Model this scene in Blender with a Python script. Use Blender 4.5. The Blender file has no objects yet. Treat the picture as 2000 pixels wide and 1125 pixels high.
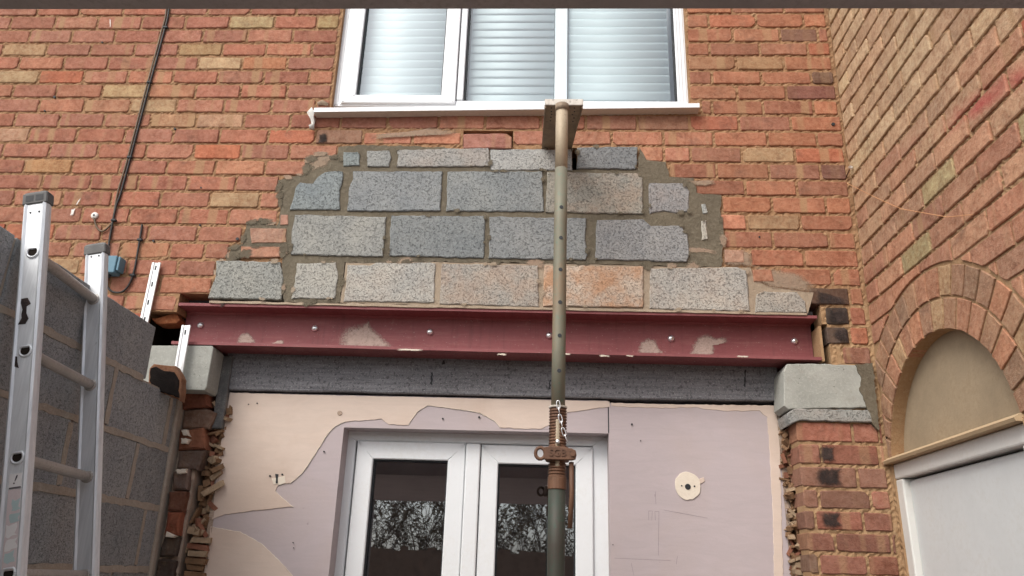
import bpy, math, random
from mathutils import Vector
random.seed(7)
R_ = math.radians
scene = bpy.context.scene
COL = scene.collection

# ------------------------------------------------------------------ camera
# world frame: y = 0 is the brick face of the house wall, x to the right, z up, ground z = 0
F_PX, CAM_D, CAM_Z = 1523.0, 3.1378, 1.6
RV = Vector((0.99886723, 0.03742159, 0.02939182))
UV = Vector((-0.01457478, -0.34738659, 0.93760873))
FV = Vector((-0.04529713, 0.93697502, 0.34644767))
cam_data = bpy.data.cameras.new('camera')
cam = bpy.data.objects.new('camera', cam_data)
COL.objects.link(cam)
scene.camera = cam
cam_data.sensor_width = 36.0
cam_data.lens = F_PX / 2000 * 36.0
cam_data.clip_start = 0.05
cam_data.clip_end = 500
from mathutils import Matrix
M3 = Matrix((RV, UV, -FV)).transposed()
cam.matrix_world = Matrix.Translation((0, -CAM_D, CAM_Z)) @ M3.to_4x4()

# ------------------------------------------------------------------ sky, sun, exposure (overcast)
SUN_EL, SUN_AZ = 46.0, 216.0          # azimuth: clockwise from +y
world = bpy.data.worlds.new('World')
scene.world = world
world.use_nodes = True
nt = world.node_tree
nt.nodes.clear()
o = nt.nodes.new('ShaderNodeOutputWorld'); b = nt.nodes.new('ShaderNodeBackground')
s = nt.nodes.new('ShaderNodeTexSky'); h = nt.nodes.new('ShaderNodeHueSaturation')
s.sky_type = 'NISHITA'; s.sun_disc = False
s.sun_elevation = R_(SUN_EL); s.sun_rotation = R_(SUN_AZ)
s.air_density = 1.0; s.dust_density = 4.0; s.ozone_density = 1.0
h.inputs['Saturation'].default_value = 0.4
b.inputs['Strength'].default_value = 0.15
nt.links.new(s.outputs[0], h.inputs['Color']); nt.links.new(h.outputs[0], b.inputs[0]); nt.links.new(b.outputs[0], o.inputs[0])
sun_d = bpy.data.lights.new('sun', 'SUN'); sun_d.energy = 1.0; sun_d.angle = R_(30); sun_d.color = (1.0, 0.96, 0.9)
sun = bpy.data.objects.new('sun', sun_d); COL.objects.link(sun)
az, el = R_(SUN_AZ), R_(SUN_EL)
to_sun = Vector((math.sin(az) * math.cos(el), math.cos(az) * math.cos(el), math.sin(el)))
sun.rotation_euler = to_sun.to_track_quat('Z', 'Y').to_euler()
sun.location = (0, -6, 8)
scene.view_settings.view_transform = 'Standard'
scene.view_settings.look = 'None'
scene.view_settings.exposure = 0.62
scene.view_settings.gamma = 1.0
scene.view_settings.use_curve_mapping = False

# ------------------------------------------------------------------ pixel of the photograph -> point on a plane of the place
def ray(px, py):
    return FV + RV * ((px - 1000) / F_PX) - UV * ((py - 562.5) / F_PX)
def at(px, py, Y=0.0):
    d = ray(px, py); t = (CAM_D + Y) / d.y
    return Vector((d.x * t, Y, d.z * t + CAM_Z))
def side(px, py, X):
    d = ray(px, py); t = X / d.x
    return Vector((X, d.y * t - CAM_D, d.z * t + CAM_Z))

XR = 1.336            # face of the right-hand wall
XL = -1.55            # face of the block wall on the left
HK = 0.0836           # brick course

# ------------------------------------------------------------------ materials
def lin(c):
    return tuple((v / 255 / 12.92) if v / 255 <= 0.04045 else ((v / 255 + 0.055) / 1.055) ** 2.4 for v in c)
class NT:
    def __init__(self, name):
        self.m = bpy.data.materials.new(name); self.m.use_nodes = True
        self.t = self.m.node_tree; self.t.nodes.clear()
        self.out = self.n('ShaderNodeOutputMaterial'); self.p = self.n('ShaderNodeBsdfPrincipled')
        self.l(self.p.outputs[0], self.out.inputs[0])
        self.tc = None
    def n(self, k, **kw):
        nd = self.t.nodes.new(k)
        for a, v in kw.items(): setattr(nd, a, v)
        return nd
    def l(self, a, b): self.t.links.new(a, b)
    def put(self, sock, v):
        if hasattr(v, 'is_linked') or isinstance(v, bpy.types.NodeSocket): self.l(v, sock)
        elif isinstance(v, tuple) and len(v) == 3 and sock.type == 'RGBA': sock.default_value = (*v, 1)
        else: sock.default_value = v
    def coord(self, which='Object'):
        if not self.tc: self.tc = self.n('ShaderNodeTexCoord'); self.oi = self.n('ShaderNodeObjectInfo'); self.geo = self.n('ShaderNodeNewGeometry')
        return self.tc.outputs[which]
    def world(self): self.coord(); return self.geo.outputs['Position']
    def shifted(self, amt=37.0):
        c = self.coord(); m = self.math('MULTIPLY', self.oi.outputs['Random'], amt)
        v = self.n('ShaderNodeVectorMath', operation='ADD'); self.l(c, v.inputs[0]); 
        cx = self.n('ShaderNodeCombineXYZ')
        for i in range(3): self.l(m, cx.inputs[i])
        self.l(cx.outputs[0], v.inputs[1]); return v.outputs[0]
    def math(self, op, a, b=0.0, c=None, clamp=False):
        m = self.n('ShaderNodeMath', operation=op, use_clamp=clamp); self.put(m.inputs[0], a); self.put(m.inputs[1], b)
        if c is not None: self.put(m.inputs[2], c)
        return m.outputs[0]
    def noise(self, vec, scale, detail=4, rough=0.6, dist=0.0, dims='3D'):
        t = self.n('ShaderNodeTexNoise', noise_dimensions=dims)
        if dims == '1D': self.put(t.inputs['W'], vec)
        else: self.put(t.inputs['Vector'], vec)
        t.inputs['Scale'].default_value = scale; t.inputs['Detail'].default_value = detail
        t.inputs['Roughness'].default_value = rough; t.inputs['Distortion'].default_value = dist
        return t.outputs['Fac']
    def voro(self, vec, scale, feature='F1'):
        t = self.n('ShaderNodeTexVoronoi', feature=feature); self.put(t.inputs['Vector'], vec); t.inputs['Scale'].default_value = scale
        return t.outputs['Distance']
    def ramp(self, v, a, b, lo=0.0, hi=1.0):
        r = self.n('ShaderNodeMapRange', clamp=True); self.put(r.inputs[0], v)
        for i, x in enumerate((a, b, lo, hi)): r.inputs[i + 1].default_value = x
        return r.outputs[0]
    def mix(self, fac, a, b, mode='MIX'):
        m = self.n('ShaderNodeMix', data_type='RGBA', blend_type=mode); self.put(m.inputs[0], fac)
        self.put(m.inputs[6], a); self.put(m.inputs[7], b); return m.outputs[2]
    def scale(self, vec, sx, sy, sz):
        m = self.n('ShaderNodeMapping'); self.put(m.inputs[0], vec); m.inputs['Scale'].default_value = (sx, sy, sz); return m.outputs[0]
    def sep(self, vec):
        x = self.n('ShaderNodeSeparateXYZ'); self.l(vec, x.inputs[0]); return x.outputs
    def bump(self, hgt, dist=0.002, strength=0.7, prev=None):
        bn = self.n('ShaderNodeBump'); self.put(bn.inputs['Height'], hgt); bn.inputs['Distance'].default_value = dist; bn.inputs['Strength'].default_value = strength
        if prev: self.l(prev, bn.inputs['Normal'])
        self.l(bn.outputs[0], self.p.inputs['Normal']); return bn.outputs[0]
    def done(self, col, rough=0.85, spec=0.25, metal=0.0):
        self.put(self.p.inputs['Base Color'], col); self.put(self.p.inputs['Roughness'], rough)
        self.p.inputs['Specular IOR Level'].default_value = spec; self.put(self.p.inputs['Metallic'], metal); return self.m

def mat_brick(name, spray=False):
    t = NT(name); v = t.shifted(); oc = t.oi.outputs['Color']; al = t.oi.outputs['Alpha']
    n1 = t.noise(v, 14, 5, 0.65); n2 = t.noise(v, 60, 4, 0.7); n3 = t.noise(v, 260, 3, 0.7)
    big = t.noise(t.world(), 1.3, 3, 0.5)
    c = t.mix(t.ramp(n1, 0.32, 0.7), t.mix(1.0, oc, (0.66, 0.6, 0.58), 'MULTIPLY'), t.mix(1.0, oc, (1.16, 1.2, 1.2), 'MULTIPLY'))
    c = t.mix(t.ramp(n2, 0.42, 0.68, 0.0, 0.5), c, t.mix(1.0, oc, (1.3, 1.65, 1.8), 'MULTIPLY'))
    c = t.mix(t.ramp(n2, 0.3, 0.45, 0.45, 0.0), c, t.mix(1.0, oc, (0.55, 0.5, 0.5), 'MULTIPLY'))
    # pale kiln bands across some bricks
    xs = t.sep(v)
    w = t.math('ADD', xs[0] if not spray else t.math('ADD', xs[0], xs[1]), t.math('MULTIPLY', n1, 0.02))
    band = t.ramp(t.noise(w, 17, 0, 0.5, 0, '1D'), 0.58, 0.7)
    band = t.math('MULTIPLY', t.math('MULTIPLY', band, al), t.ramp(n1, 0.3, 0.5, 0.55, 1.0))
    c = t.mix(t.math('MULTIPLY', band, 0.8), c, (0.37, 0.23, 0.125))
    # soot, pits and grime
    c = t.mix(t.ramp(n3, 0.6, 0.72, 0.0, 0.6), c, (0.09, 0.05, 0.04))
    c = t.mix(t.ramp(t.noise(v, 7, 5, 0.7, 0.6), 0.56, 0.76, 0.0, 0.6), c, (0.10, 0.055, 0.045))
    # mortar dust smeared on
    c = t.mix(t.ramp(t.noise(v, 23, 5, 0.75), 0.58, 0.8, 0.0, 0.5), c, (0.36, 0.24, 0.14))
    c = t.mix(t.ramp(big, 0.35, 0.7, 0.0, 0.16), c, (0.3, 0.2, 0.12))
    if spray:
        p = t.sep(t.world())
        # a streak of red spray paint along one course
        along = p[1]; zz = t.math('SUBTRACT', p[2], t.math('ADD', 3.272, t.math('MULTIPLY', along, 0.243)))
        d = t.math('ABSOLUTE', zz)
        m = t.ramp(t.math('ADD', d, t.math('MULTIPLY', t.math('SUBTRACT', t.noise(t.world(), 9, 3), 0.5), 0.05)), 0.012, 0.05, 1.0, 0.0)
        m = t.math('MULTIPLY', m, t.ramp(along, -1.3, -0.2, 0.85, 0.0))
        m = t.math('MULTIPLY', m, t.ramp(t.noise(t.world(), 3.5, 2), 0.38, 0.6))
        c = t.mix(m, c, (0.42, 0.05, 0.06))
    hgt = t.math('ADD', t.math('MULTIPLY', n1, 0.9), t.math('ADD', t.math('MULTIPLY', n2, 0.5), t.math('MULTIPLY', n3, 0.28)))
    t.bump(hgt, 0.009, 0.8)
    return t.done(c, 0.9, 0.15)
def mat_mortar(name, c1, c2, c3, scale=1.0, dist=0.006):
    t = NT(name); v = t.world()
    a = t.noise(v, 5 * scale, 4, 0.6); b2 = t.noise(v, 45 * scale, 5, 0.7); g = t.noise(v, 300, 3, 0.7)
    c = t.mix(t.ramp(a, 0.3, 0.7), c1, c2); c = t.mix(t.ramp(b2, 0.5, 0.75, 0, 0.7), c, c3)
    c = t.mix(t.ramp(g, 0.6, 0.72, 0, 0.45), c, (0.07, 0.045, 0.03))
    t.bump(t.math('ADD', t.math('MULTIPLY', b2, 1.0), t.math('MULTIPLY', g, 0.3)), dist, 0.8)
    return t.done(c, 0.93, 0.15)
def mat_block(name, pit=1.0):
    t = NT(name); v = t.shifted(); oc = t.oi.outputs['Color']
    a = t.noise(v, 6, 4, 0.6); g = t.noise(v, 110, 4, 0.75); f = t.noise(v, 330, 2, 0.6)
    pits = t.noise(t.scale(v, 1, 1, 1.25), 120, 2, 0.6, 1.2)
    c = t.mix(t.ramp(a, 0.3, 0.7), t.mix(1.0, oc, (0.82, 0.84, 0.87), 'MULTIPLY'), t.mix(1.0, oc, (1.12, 1.1, 1.07), 'MULTIPLY'))
    c = t.mix(t.ramp(g, 0.46, 0.7, 0, 0.5), c, t.mix(1.0, oc, (1.5, 1.5, 1.5), 'MULTIPLY'))
    c = t.mix(t.ramp(f, 0.36, 0.5, 0.45, 0.0), c, t.mix(1.0, oc, (0.5, 0.5, 0.5), 'MULTIPLY'))
    pm = t.math('MULTIPLY', t.ramp(pits, 0.56, 0.63), pit, clamp=True)
    c = t.mix(t.math('MULTIPLY', pm, 0.6), c, t.mix(1.0, oc, (0.25, 0.25, 0.26), 'MULTIPLY'))
    # a tan mortar stain where the object's alpha asks for it
    al = t.oi.outputs['Alpha']
    st = t.math('MULTIPLY', t.ramp(t.noise(v, 8, 4, 0.65), 0.42, 0.62), t.math('SUBTRACT', 1.0, al))
    c = t.mix(st, c, (0.47, 0.27, 0.16))
    t.bump(t.math('SUBTRACT', t.math('ADD', t.math('MULTIPLY', g, 0.5), t.math('MULTIPLY', f, 0.3)), pm), 0.004, 0.8)
    return t.done(c, 0.93, 0.15)
def mat_plain(name, c, rough=0.6, spec=0.4, metal=0.0, var=0.12, dirt=0.0, dirtc=(0.2, 0.15, 0.1), bump=0.0, sc=1.0, world=True):
    t = NT(name); v = t.world() if world else t.coord()
    a = t.noise(v, 4 * sc, 5, 0.65); g = t.noise(v, 60 * sc, 4, 0.7)
    lo = tuple(x * (1 - var) for x in c); hi = tuple(min(x * (1 + var), 1) for x in c)
    col = t.mix(t.ramp(a, 0.3, 0.7), lo, hi)
    if dirt: col = t.mix(t.math('MULTIPLY', t.ramp(t.math('ADD', t.math('MULTIPLY', a, 0.5), t.math('MULTIPLY', g, 0.5)), 0.5, 0.68), dirt), col, dirtc)
    if bump: t.bump(t.math('ADD', g, t.math('MULTIPLY', a, 2.0)), bump, 0.6)
    return t.done(col, t.ramp(g, 0.3, 0.7, max(rough - 0.08, 0.02), min(rough + 0.1, 1)), spec, metal)

M = {}
M['brick'] = mat_brick('brick_clay')
M['brick_side'] = mat_brick('brick_clay_side', True)
M['mortar'] = mat_mortar('old_lime_mortar', (0.33, 0.195, 0.105), (0.27, 0.15, 0.08), (0.44, 0.305, 0.185))
M['mortar_side'] = mat_mortar('old_sand_mortar', (0.38, 0.245, 0.135), (0.32, 0.195, 0.105), (0.44, 0.315, 0.19))
M['cement'] = mat_mortar('fresh_cement', (0.165, 0.14, 0.10), (0.115, 0.097, 0.07), (0.225, 0.195, 0.145), 1.2, 0.008)
M['cement_pale'] = mat_mortar('dry_cement', (0.36, 0.29, 0.215), (0.30, 0.23, 0.165), (0.42, 0.35, 0.27), 1.0, 0.006)
M['cement_grey'] = mat_mortar('grey_smear', (0.30, 0.235, 0.17), (0.36, 0.25, 0.18), (0.26, 0.22, 0.17), 1.6, 0.005)
M['cement_left'] = mat_mortar('grey_brown_mortar', (0.40, 0.345, 0.285), (0.33, 0.28, 0.23), (0.47, 0.41, 0.35), 1.0, 0.008)
M['block'] = mat_block('aggregate_block')
M['block_left'] = mat_block('dense_block', 0.8)
def mat_pad():
    t = NT('cast_concrete'); v = t.world(); a = t.noise(v, 7, 5, 0.65); g = t.noise(v, 120, 4, 0.7); h_ = t.noise(v, 95, 2, 0.6)
    c = t.mix(t.ramp(a, 0.3, 0.7), (0.28, 0.285, 0.255), (0.38, 0.38, 0.345)); c = t.mix(t.ramp(g, 0.5, 0.7, 0, 0.5), c, (0.46, 0.455, 0.41))
    c = t.mix(t.ramp(t.noise(v, 16, 5, 0.75), 0.56, 0.74, 0, 0.6), c, (0.25, 0.235, 0.2))
    pit = t.ramp(h_, 0.7, 0.74); c = t.mix(t.math('MULTIPLY', pit, 0.8), c, (0.08, 0.075, 0.065))
    t.bump(t.math('SUBTRACT', t.math('ADD', t.math('MULTIPLY', a, 1.5), t.math('MULTIPLY', g, 0.5)), pit), 0.004, 0.8); return t.done(c, 0.88, 0.2)
M['pad'] = mat_pad()
M['red_steel'] = mat_plain('red_oxide_primer', (0.225, 0.066, 0.068), 0.6, 0.35, 0, 0.2, 0.55, (0.28, 0.11, 0.105), 0.001, 1.6)
def mat_beam():
    t = NT('red_oxide_paint'); v = t.world(); a = t.noise(v, 3, 5, 0.65); st = t.noise(t.scale(v, 1.5, 1, 16), 5, 6, 0.7, 0.5); g = t.noise(v, 70, 4, 0.7); dr = t.noise(t.scale(v, 14, 1, 0.8), 4, 4, 0.65)
    c = t.mix(t.ramp(a, 0.3, 0.7), (0.195, 0.055, 0.058), (0.25, 0.076, 0.078))
    c = t.mix(t.ramp(st, 0.52, 0.72, 0, 0.5), c, (0.30, 0.125, 0.115)); c = t.mix(t.ramp(dr, 0.55, 0.72, 0, 0.45), c, (0.13, 0.04, 0.042))
    c = t.mix(t.ramp(t.noise(v, 26, 5, 0.8), 0.62, 0.72, 0, 0.6), c, (0.33, 0.2, 0.17)); c = t.mix(t.ramp(t.noise(t.scale(v, 1, 1, 3), 95, 2, 0.6), 0.71, 0.75, 0, 0.8), c, (0.5, 0.42, 0.38))
    t.bump(t.math('ADD', g, st), 0.001, 0.6); return t.done(c, t.ramp(g, 0.3, 0.7, 0.5, 0.75), 0.35)
M['red_steel'] = mat_beam()
M['flange_edge'] = M['red_steel']
def mat_lintel():
    t = NT('sooty_lintel'); v = t.world()
    s2 = t.scale(v, 1.2, 1, 22); st = t.noise(s2, 4, 6, 0.7); g = t.noise(v, 170, 3, 0.7); a = t.noise(v, 2.2, 4, 0.6)
    c = t.mix(t.ramp(st, 0.35, 0.65), (0.135, 0.133, 0.142), (0.235, 0.233, 0.245))
    c = t.mix(t.ramp(a, 0.4, 0.7, 0, 0.4), c, (0.14, 0.13, 0.13))
    c = t.mix(t.ramp(g, 0.57, 0.66, 0, 0.8), c, (0.4, 0.395, 0.395))
    c = t.mix(t.ramp(t.noise(v, 90, 3, 0.7), 0.36, 0.46, 0.6, 0), c, (0.04, 0.038, 0.04))
    c = t.mix(t.ramp(t.noise(v, 9, 5, 0.75, 1.5), 0.6, 0.72, 0, 0.4), c, (0.2, 0.195, 0.19))
    t.bump(t.math('ADD', st, t.math('MULTIPLY', g, 0.4)), 0.004, 0.8)
    return t.done(c, 0.9, 0.2)
M['lintel'] = mat_lintel()
M['upvc'] = mat_plain('white_upvc', (0.76, 0.785, 0.805), 0.36, 0.5, 0, 0.03, 0.25, (0.55, 0.5, 0.44))
M['upvc_door'] = mat_plain('weathered_upvc', (0.76, 0.78, 0.79), 0.38, 0.5, 0, 0.03, 0.3, (0.62, 0.6, 0.55))
M['upvc_sill'] = mat_plain('beige_sill', (0.62, 0.55, 0.47), 0.6, 0.3, 0, 0.06, 0.4, (0.4, 0.32, 0.24))
M['gasket'] = mat_plain('black_gasket', (0.02, 0.022, 0.025), 0.6)
M['slat'] = mat_plain('blind_slat', (0.47, 0.525, 0.54), 0.5, 0.4, 0, 0.02)
def mat_plaster(name, c, stain, dark):
    t = NT(name); v = t.world()
    a = t.noise(v, 2.2, 5, 0.65, 0.6); tr = t.noise(t.scale(v, 1.0, 1, 5.0), 5, 6, 0.7, 1.2); g = t.noise(v, 90, 4, 0.7); sp = t.noise(v, 34, 2, 0.5)
    lo = tuple(x * 0.955 for x in c); hi = tuple(min(x * 1.03, 1) for x in c)
    k = t.mix(t.ramp(tr, 0.35, 0.65), lo, hi)
    k = t.mix(t.ramp(a, 0.46, 0.7, 0, 0.55), k, stain)
    k = t.mix(t.ramp(g, 0.62, 0.75, 0, 0.3), k, tuple(min(1, x * 1.2) for x in c))
    k = t.mix(t.ramp(sp, 0.74, 0.78, 0, 0.5), k, dark)
    # thin scratches
    sc = t.noise(t.scale(v, 3, 1, 40), 3, 3, 0.6, 2.5)
    k = t.mix(t.math('MULTIPLY', t.ramp(t.math('ABSOLUTE', t.math('SUBTRACT', sc, 0.5)), 0.0, 0.006, 1.0, 0.0), t.ramp(a, 0.5, 0.6, 0, 0.35)), k, dark)
    t.bump(t.math('ADD', t.math('MULTIPLY', tr, 0.6), t.math('MULTIPLY', g, 0.5)), 0.0012, 0.6)
    return t.done(k, 0.8, 0.2)
M['lilac'] = mat_plaster('lilac_plaster', (0.465, 0.40, 0.405), (0.46, 0.38, 0.355), (0.25, 0.2, 0.2))
M['cream'] = mat_plaster('cream_skim', (0.64, 0.525, 0.445), (0.54, 0.41, 0.325), (0.36, 0.25, 0.19))
M['pale_plaster'] = mat_plain('pale_filler', (0.72, 0.64, 0.53), 0.8, 0.2, 0, 0.05, 0.2, (0.5, 0.4, 0.3), 0.002)
M['plaster_edge'] = mat_plain('broken_plaster_edge', (0.42, 0.32, 0.25), 0.9, 0.15, 0, 0.2, 0.5, (0.2, 0.13, 0.09), 0.006, 3)
M['lath'] = mat_plain('old_wood', (0.21, 0.125, 0.07), 0.85, 0.15, 0, 0.3, 0.6, (0.1, 0.05, 0.03), 0.004, 4)
M['lath2'] = mat_plain('dusty_lath', (0.36, 0.26, 0.17), 0.9, 0.15, 0, 0.3, 0.6, (0.16, 0.1, 0.06), 0.004, 4)
M['rubble'] = mat_plain('brick_rubble', (0.25, 0.11, 0.07), 0.9, 0.15, 0, 0.3, 0.6, (0.12, 0.07, 0.05), 0.004, 4)
M['dark'] = mat_plain('cavity_shade', (0.02, 0.015, 0.012), 0.95, 0.1)  # near-black colour stands in for shade inside hollow places
M['soot'] = mat_plain('soot', (0.036, 0.028, 0.026), 0.9, 0.15, 0, 0.3, 0.7, (0.13, 0.085, 0.07), 0.005, 4)
M['burnt'] = mat_plain('burnt_brick', (0.014, 0.011, 0.01), 0.9, 0.1, 0, 0.3, 0.5, (0.05, 0.03, 0.022), 0.006, 4)
M['render_tan'] = mat_plain('tan_render', (0.33, 0.26, 0.175), 0.9, 0.15, 0, 0.16, 0.5, (0.23, 0.165, 0.1), 0.002, 1.3)
M['door_panel'] = mat_plain('white_panel', (0.60, 0.62, 0.615), 0.5, 0.35, 0, 0.05, 0.35, (0.5, 0.48, 0.43))
M['door_frame'] = mat_plain('cream_upvc', (0.66, 0.655, 0.62), 0.42, 0.4, 0, 0.03, 0.25, (0.5, 0.43, 0.33))
M['trim'] = mat_plain('dusty_drip_trim', (0.46, 0.34, 0.21), 0.75, 0.2, 0, 0.1, 0.5, (0.3, 0.2, 0.12), 0.001)
def mat_alu():
    t = NT('scuffed_aluminium'); v = t.coord()
    st = t.noise(t.scale(v, 30, 30, 1.5), 3, 5, 0.7); g = t.noise(v, 14, 5, 0.7, 0.8); k = t.noise(v, 45, 3, 0.7)
    c = t.mix(t.ramp(st, 0.3, 0.7), (0.56, 0.58, 0.6), (0.74, 0.76, 0.78))
    c = t.mix(t.ramp(g, 0.64, 0.74, 0, 0.75), c, (0.2, 0.19, 0.185))
    c = t.mix(t.ramp(k, 0.66, 0.75, 0, 0.5), c, (0.75, 0.75, 0.74))
    return t.done(c, t.ramp(g, 0.3, 0.7, 0.36, 0.6), 0.5, t.ramp(g, 0.6, 0.72, 0.4, 0.05))
M['alu'] = mat_alu()
M['alu_dirty'] = mat_plain('dirty_aluminium', (0.46, 0.43, 0.40), 0.55, 0.4, 0.45, 0.15, 0.6, (0.22, 0.17, 0.13), 0.001, 2)
M['cap'] = mat_plain('grey_plastic', (0.1, 0.098, 0.095), 0.6, 0.4, 0, 0.25, 0.6, (0.33, 0.32, 0.3), 0, 3)
M['steel_bright'] = mat_plain('galvanised', (0.78, 0.79, 0.8), 0.28, 0.5, 0.85, 0.05)
M['steel_strip'] = mat_plain('bright_strip', (0.80, 0.81, 0.81), 0.38, 0.5, 0.3, 0.04)
def mat_prop(name, c1, c2, c3, thr=0.5):
    t = NT(name); v = t.coord(); a = t.noise(t.scale(v, 1, 1, 0.35), 9, 5, 0.65); g = t.noise(v, 60, 4, 0.7)
    c = t.mix(t.ramp(a, thr - 0.08, thr + 0.1), c1, c2); c = t.mix(t.ramp(g, 0.55, 0.7, 0, 0.6), c, c3)
    t.bump(g, 0.001, 0.5); return t.done(c, 0.6, 0.35, 0.15)
M['tube_in'] = mat_prop('worn_inner_tube', (0.44, 0.36, 0.26), (0.36, 0.29, 0.2), (0.22, 0.17, 0.12))
M['tube_green'] = mat_prop('worn_green_tube', (0.18, 0.17, 0.125), (0.23, 0.165, 0.105), (0.10, 0.19, 0.14), 0.55)
M['tube_out'] = mat_prop('dark_green_tube', (0.045, 0.06, 0.046), (0.06, 0.052, 0.042), (0.035, 0.075, 0.05))
M['rust'] = mat_prop('rusty_thread', (0.11, 0.058, 0.036), (0.165, 0.085, 0.05), (0.055, 0.032, 0.023))
M['strongboy'] = mat_prop('dirty_steel_plate', (0.30, 0.225, 0.15), (0.22, 0.165, 0.115), (0.14, 0.095, 0.065))
M['strong_edge'] = mat_prop('pale_mottled_steel', (0.6, 0.56, 0.5), (0.35, 0.31, 0.26), (0.12, 0.1, 0.085), 0.55)  # paler, mottled steel for the front lip and top collar
M['cable_black'] = mat_plain('black_cable', (0.02, 0.018, 0.017), 0.5)
M['cable_brown'] = mat_plain('brown_cable', (0.13, 0.085, 0.05), 0.55, 0.4, 0, 0.3)
M['blue_box'] = mat_plain('blue_plastic', (0.10, 0.21, 0.28), 0.5, 0.4, 0, 0.1, 0.3, (0.2, 0.27, 0.3))
M['white_plastic'] = mat_plain('white_plastic', (0.72, 0.7, 0.66), 0.5)
M['foam'] = mat_plain('expanding_foam', (0.75, 0.73, 0.68), 0.9, 0.2, 0, 0.1, 0.4, (0.4, 0.36, 0.3), 0.006, 5)
M['canopy'] = mat_plain('dark_canopy_board', (0.30, 0.255, 0.24), 0.75, 0.25, 0, 0.2, 0.4, (0.085, 0.075, 0.065), 0.001, 2)
M['canopy_under'] = mat_plain('brightened_canopy_board', (0.50, 0.39, 0.37), 0.8, 0.2, 0, 0.1)  # underside colour brightened to make up for the little light reaching it
M['fence'] = mat_plain('brown_fence_wood', (0.24, 0.16, 0.12), 0.85, 0.2, 0, 0.3, 0.4, (0.05, 0.03, 0.02), 0.003, 2)
M['twig'] = mat_plain('twig_bark', (0.20, 0.15, 0.13), 0.9, 0.1, 0, 0.3)
M['leaf'] = mat_plain('winter_leaf', (0.22, 0.18, 0.13), 0.7, 0.3, 0, 0.3)
M['soil'] = mat_plain('brightened_soil', (0.36, 0.33, 0.30), 0.95, 0.1, 0, 0.25, 0.5, (0.09, 0.07, 0.05), 0.02, 1)  # colour paled so the ground bounces more light up under the canopy
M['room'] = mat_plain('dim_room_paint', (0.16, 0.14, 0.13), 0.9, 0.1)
M['sticker'] = mat_plain('faded_sticker', (0.60, 0.52, 0.52), 0.5, 0.3, 0, 0.06, 0.5, (0.5, 0.38, 0.38), 0, 3)
M['sticker_white'] = mat_plain('label_paper', (0.70, 0.68, 0.67), 0.5, 0.3, 0, 0.04, 0.2, (0.5, 0.46, 0.45), 0, 3)
M['ink_cyan'] = mat_plain('faded_cyan_ink', (0.40, 0.50, 0.50), 0.5, 0.3)
M['ink_dark'] = mat_plain('dark_ink', (0.09, 0.08, 0.09), 0.5, 0.3)
M['splash'] = mat_plain('mortar_splash', (0.50, 0.39, 0.335), 0.92, 0.15, 0, 0.1, 0.35, (0.27, 0.17, 0.14), 0.003, 4)
def mat_glass(name, f0, tint):
    m = bpy.data.materials.new(name); m.use_nodes = True; t = m.node_tree; t.nodes.clear()
    o = t.nodes.new('ShaderNodeOutputMaterial'); mx = t.nodes.new('ShaderNodeMixShader'); ge = t.nodes.new('ShaderNodeNewGeometry'); dp = t.nodes.new('ShaderNodeVectorMath'); dp.operation = 'DOT_PRODUCT'
    tr = t.nodes.new('ShaderNodeBsdfTransparent'); gl = t.nodes.new('ShaderNodeBsdfGlossy')
    no = t.nodes.new('ShaderNodeTexNoise'); no.inputs['Scale'].default_value = 2.2; no.inputs['Detail'].default_value = 1.0
    bp = t.nodes.new('ShaderNodeBump'); bp.inputs['Distance'].default_value = 0.004; bp.inputs['Strength'].default_value = 0.08
    t.links.new(no.outputs['Fac'], bp.inputs['Height']); t.links.new(bp.outputs[0], gl.inputs['Normal'])
    t.links.new(ge.outputs['Incoming'], dp.inputs[0]); t.links.new(ge.outputs['Normal'], dp.inputs[1])
    def mth(op, a, b2):
        m_ = t.nodes.new('ShaderNodeMath'); m_.operation = op
        for i, v in enumerate((a, b2)):
            if isinstance(v, bpy.types.NodeSocket): t.links.new(v, m_.inputs[i])
            else: m_.inputs[i].default_value = v
        return m_.outputs[0]
    # Schlick reflectance of a double pane, the same from both sides
    fac = mth('ADD', mth('MULTIPLY', mth('POWER', mth('SUBTRACT', 1.0, mth('ABSOLUTE', dp.outputs['Value'], 0.0)), 5.0), 1 - f0), f0)
    tr.inputs['Color'].default_value = (*tint, 1); gl.inputs['Roughness'].default_value = 0.0; gl.inputs['Color'].default_value = (0.86, 0.93, 1.0, 1)  # blue glossy tint stands in for bluish overcast sky light
    t.links.new(fac, mx.inputs[0]); t.links.new(tr.outputs[0], mx.inputs[1]); t.links.new(gl.outputs[0], mx.inputs[2]); t.links.new(mx.outputs[0], o.inputs[0])
    return m
M['glass'] = mat_glass('window_glass', 0.11, (0.93, 0.97, 0.97))
M['glass_door'] = mat_glass('door_glass', 0.30, (0.55, 0.55, 0.58))

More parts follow.
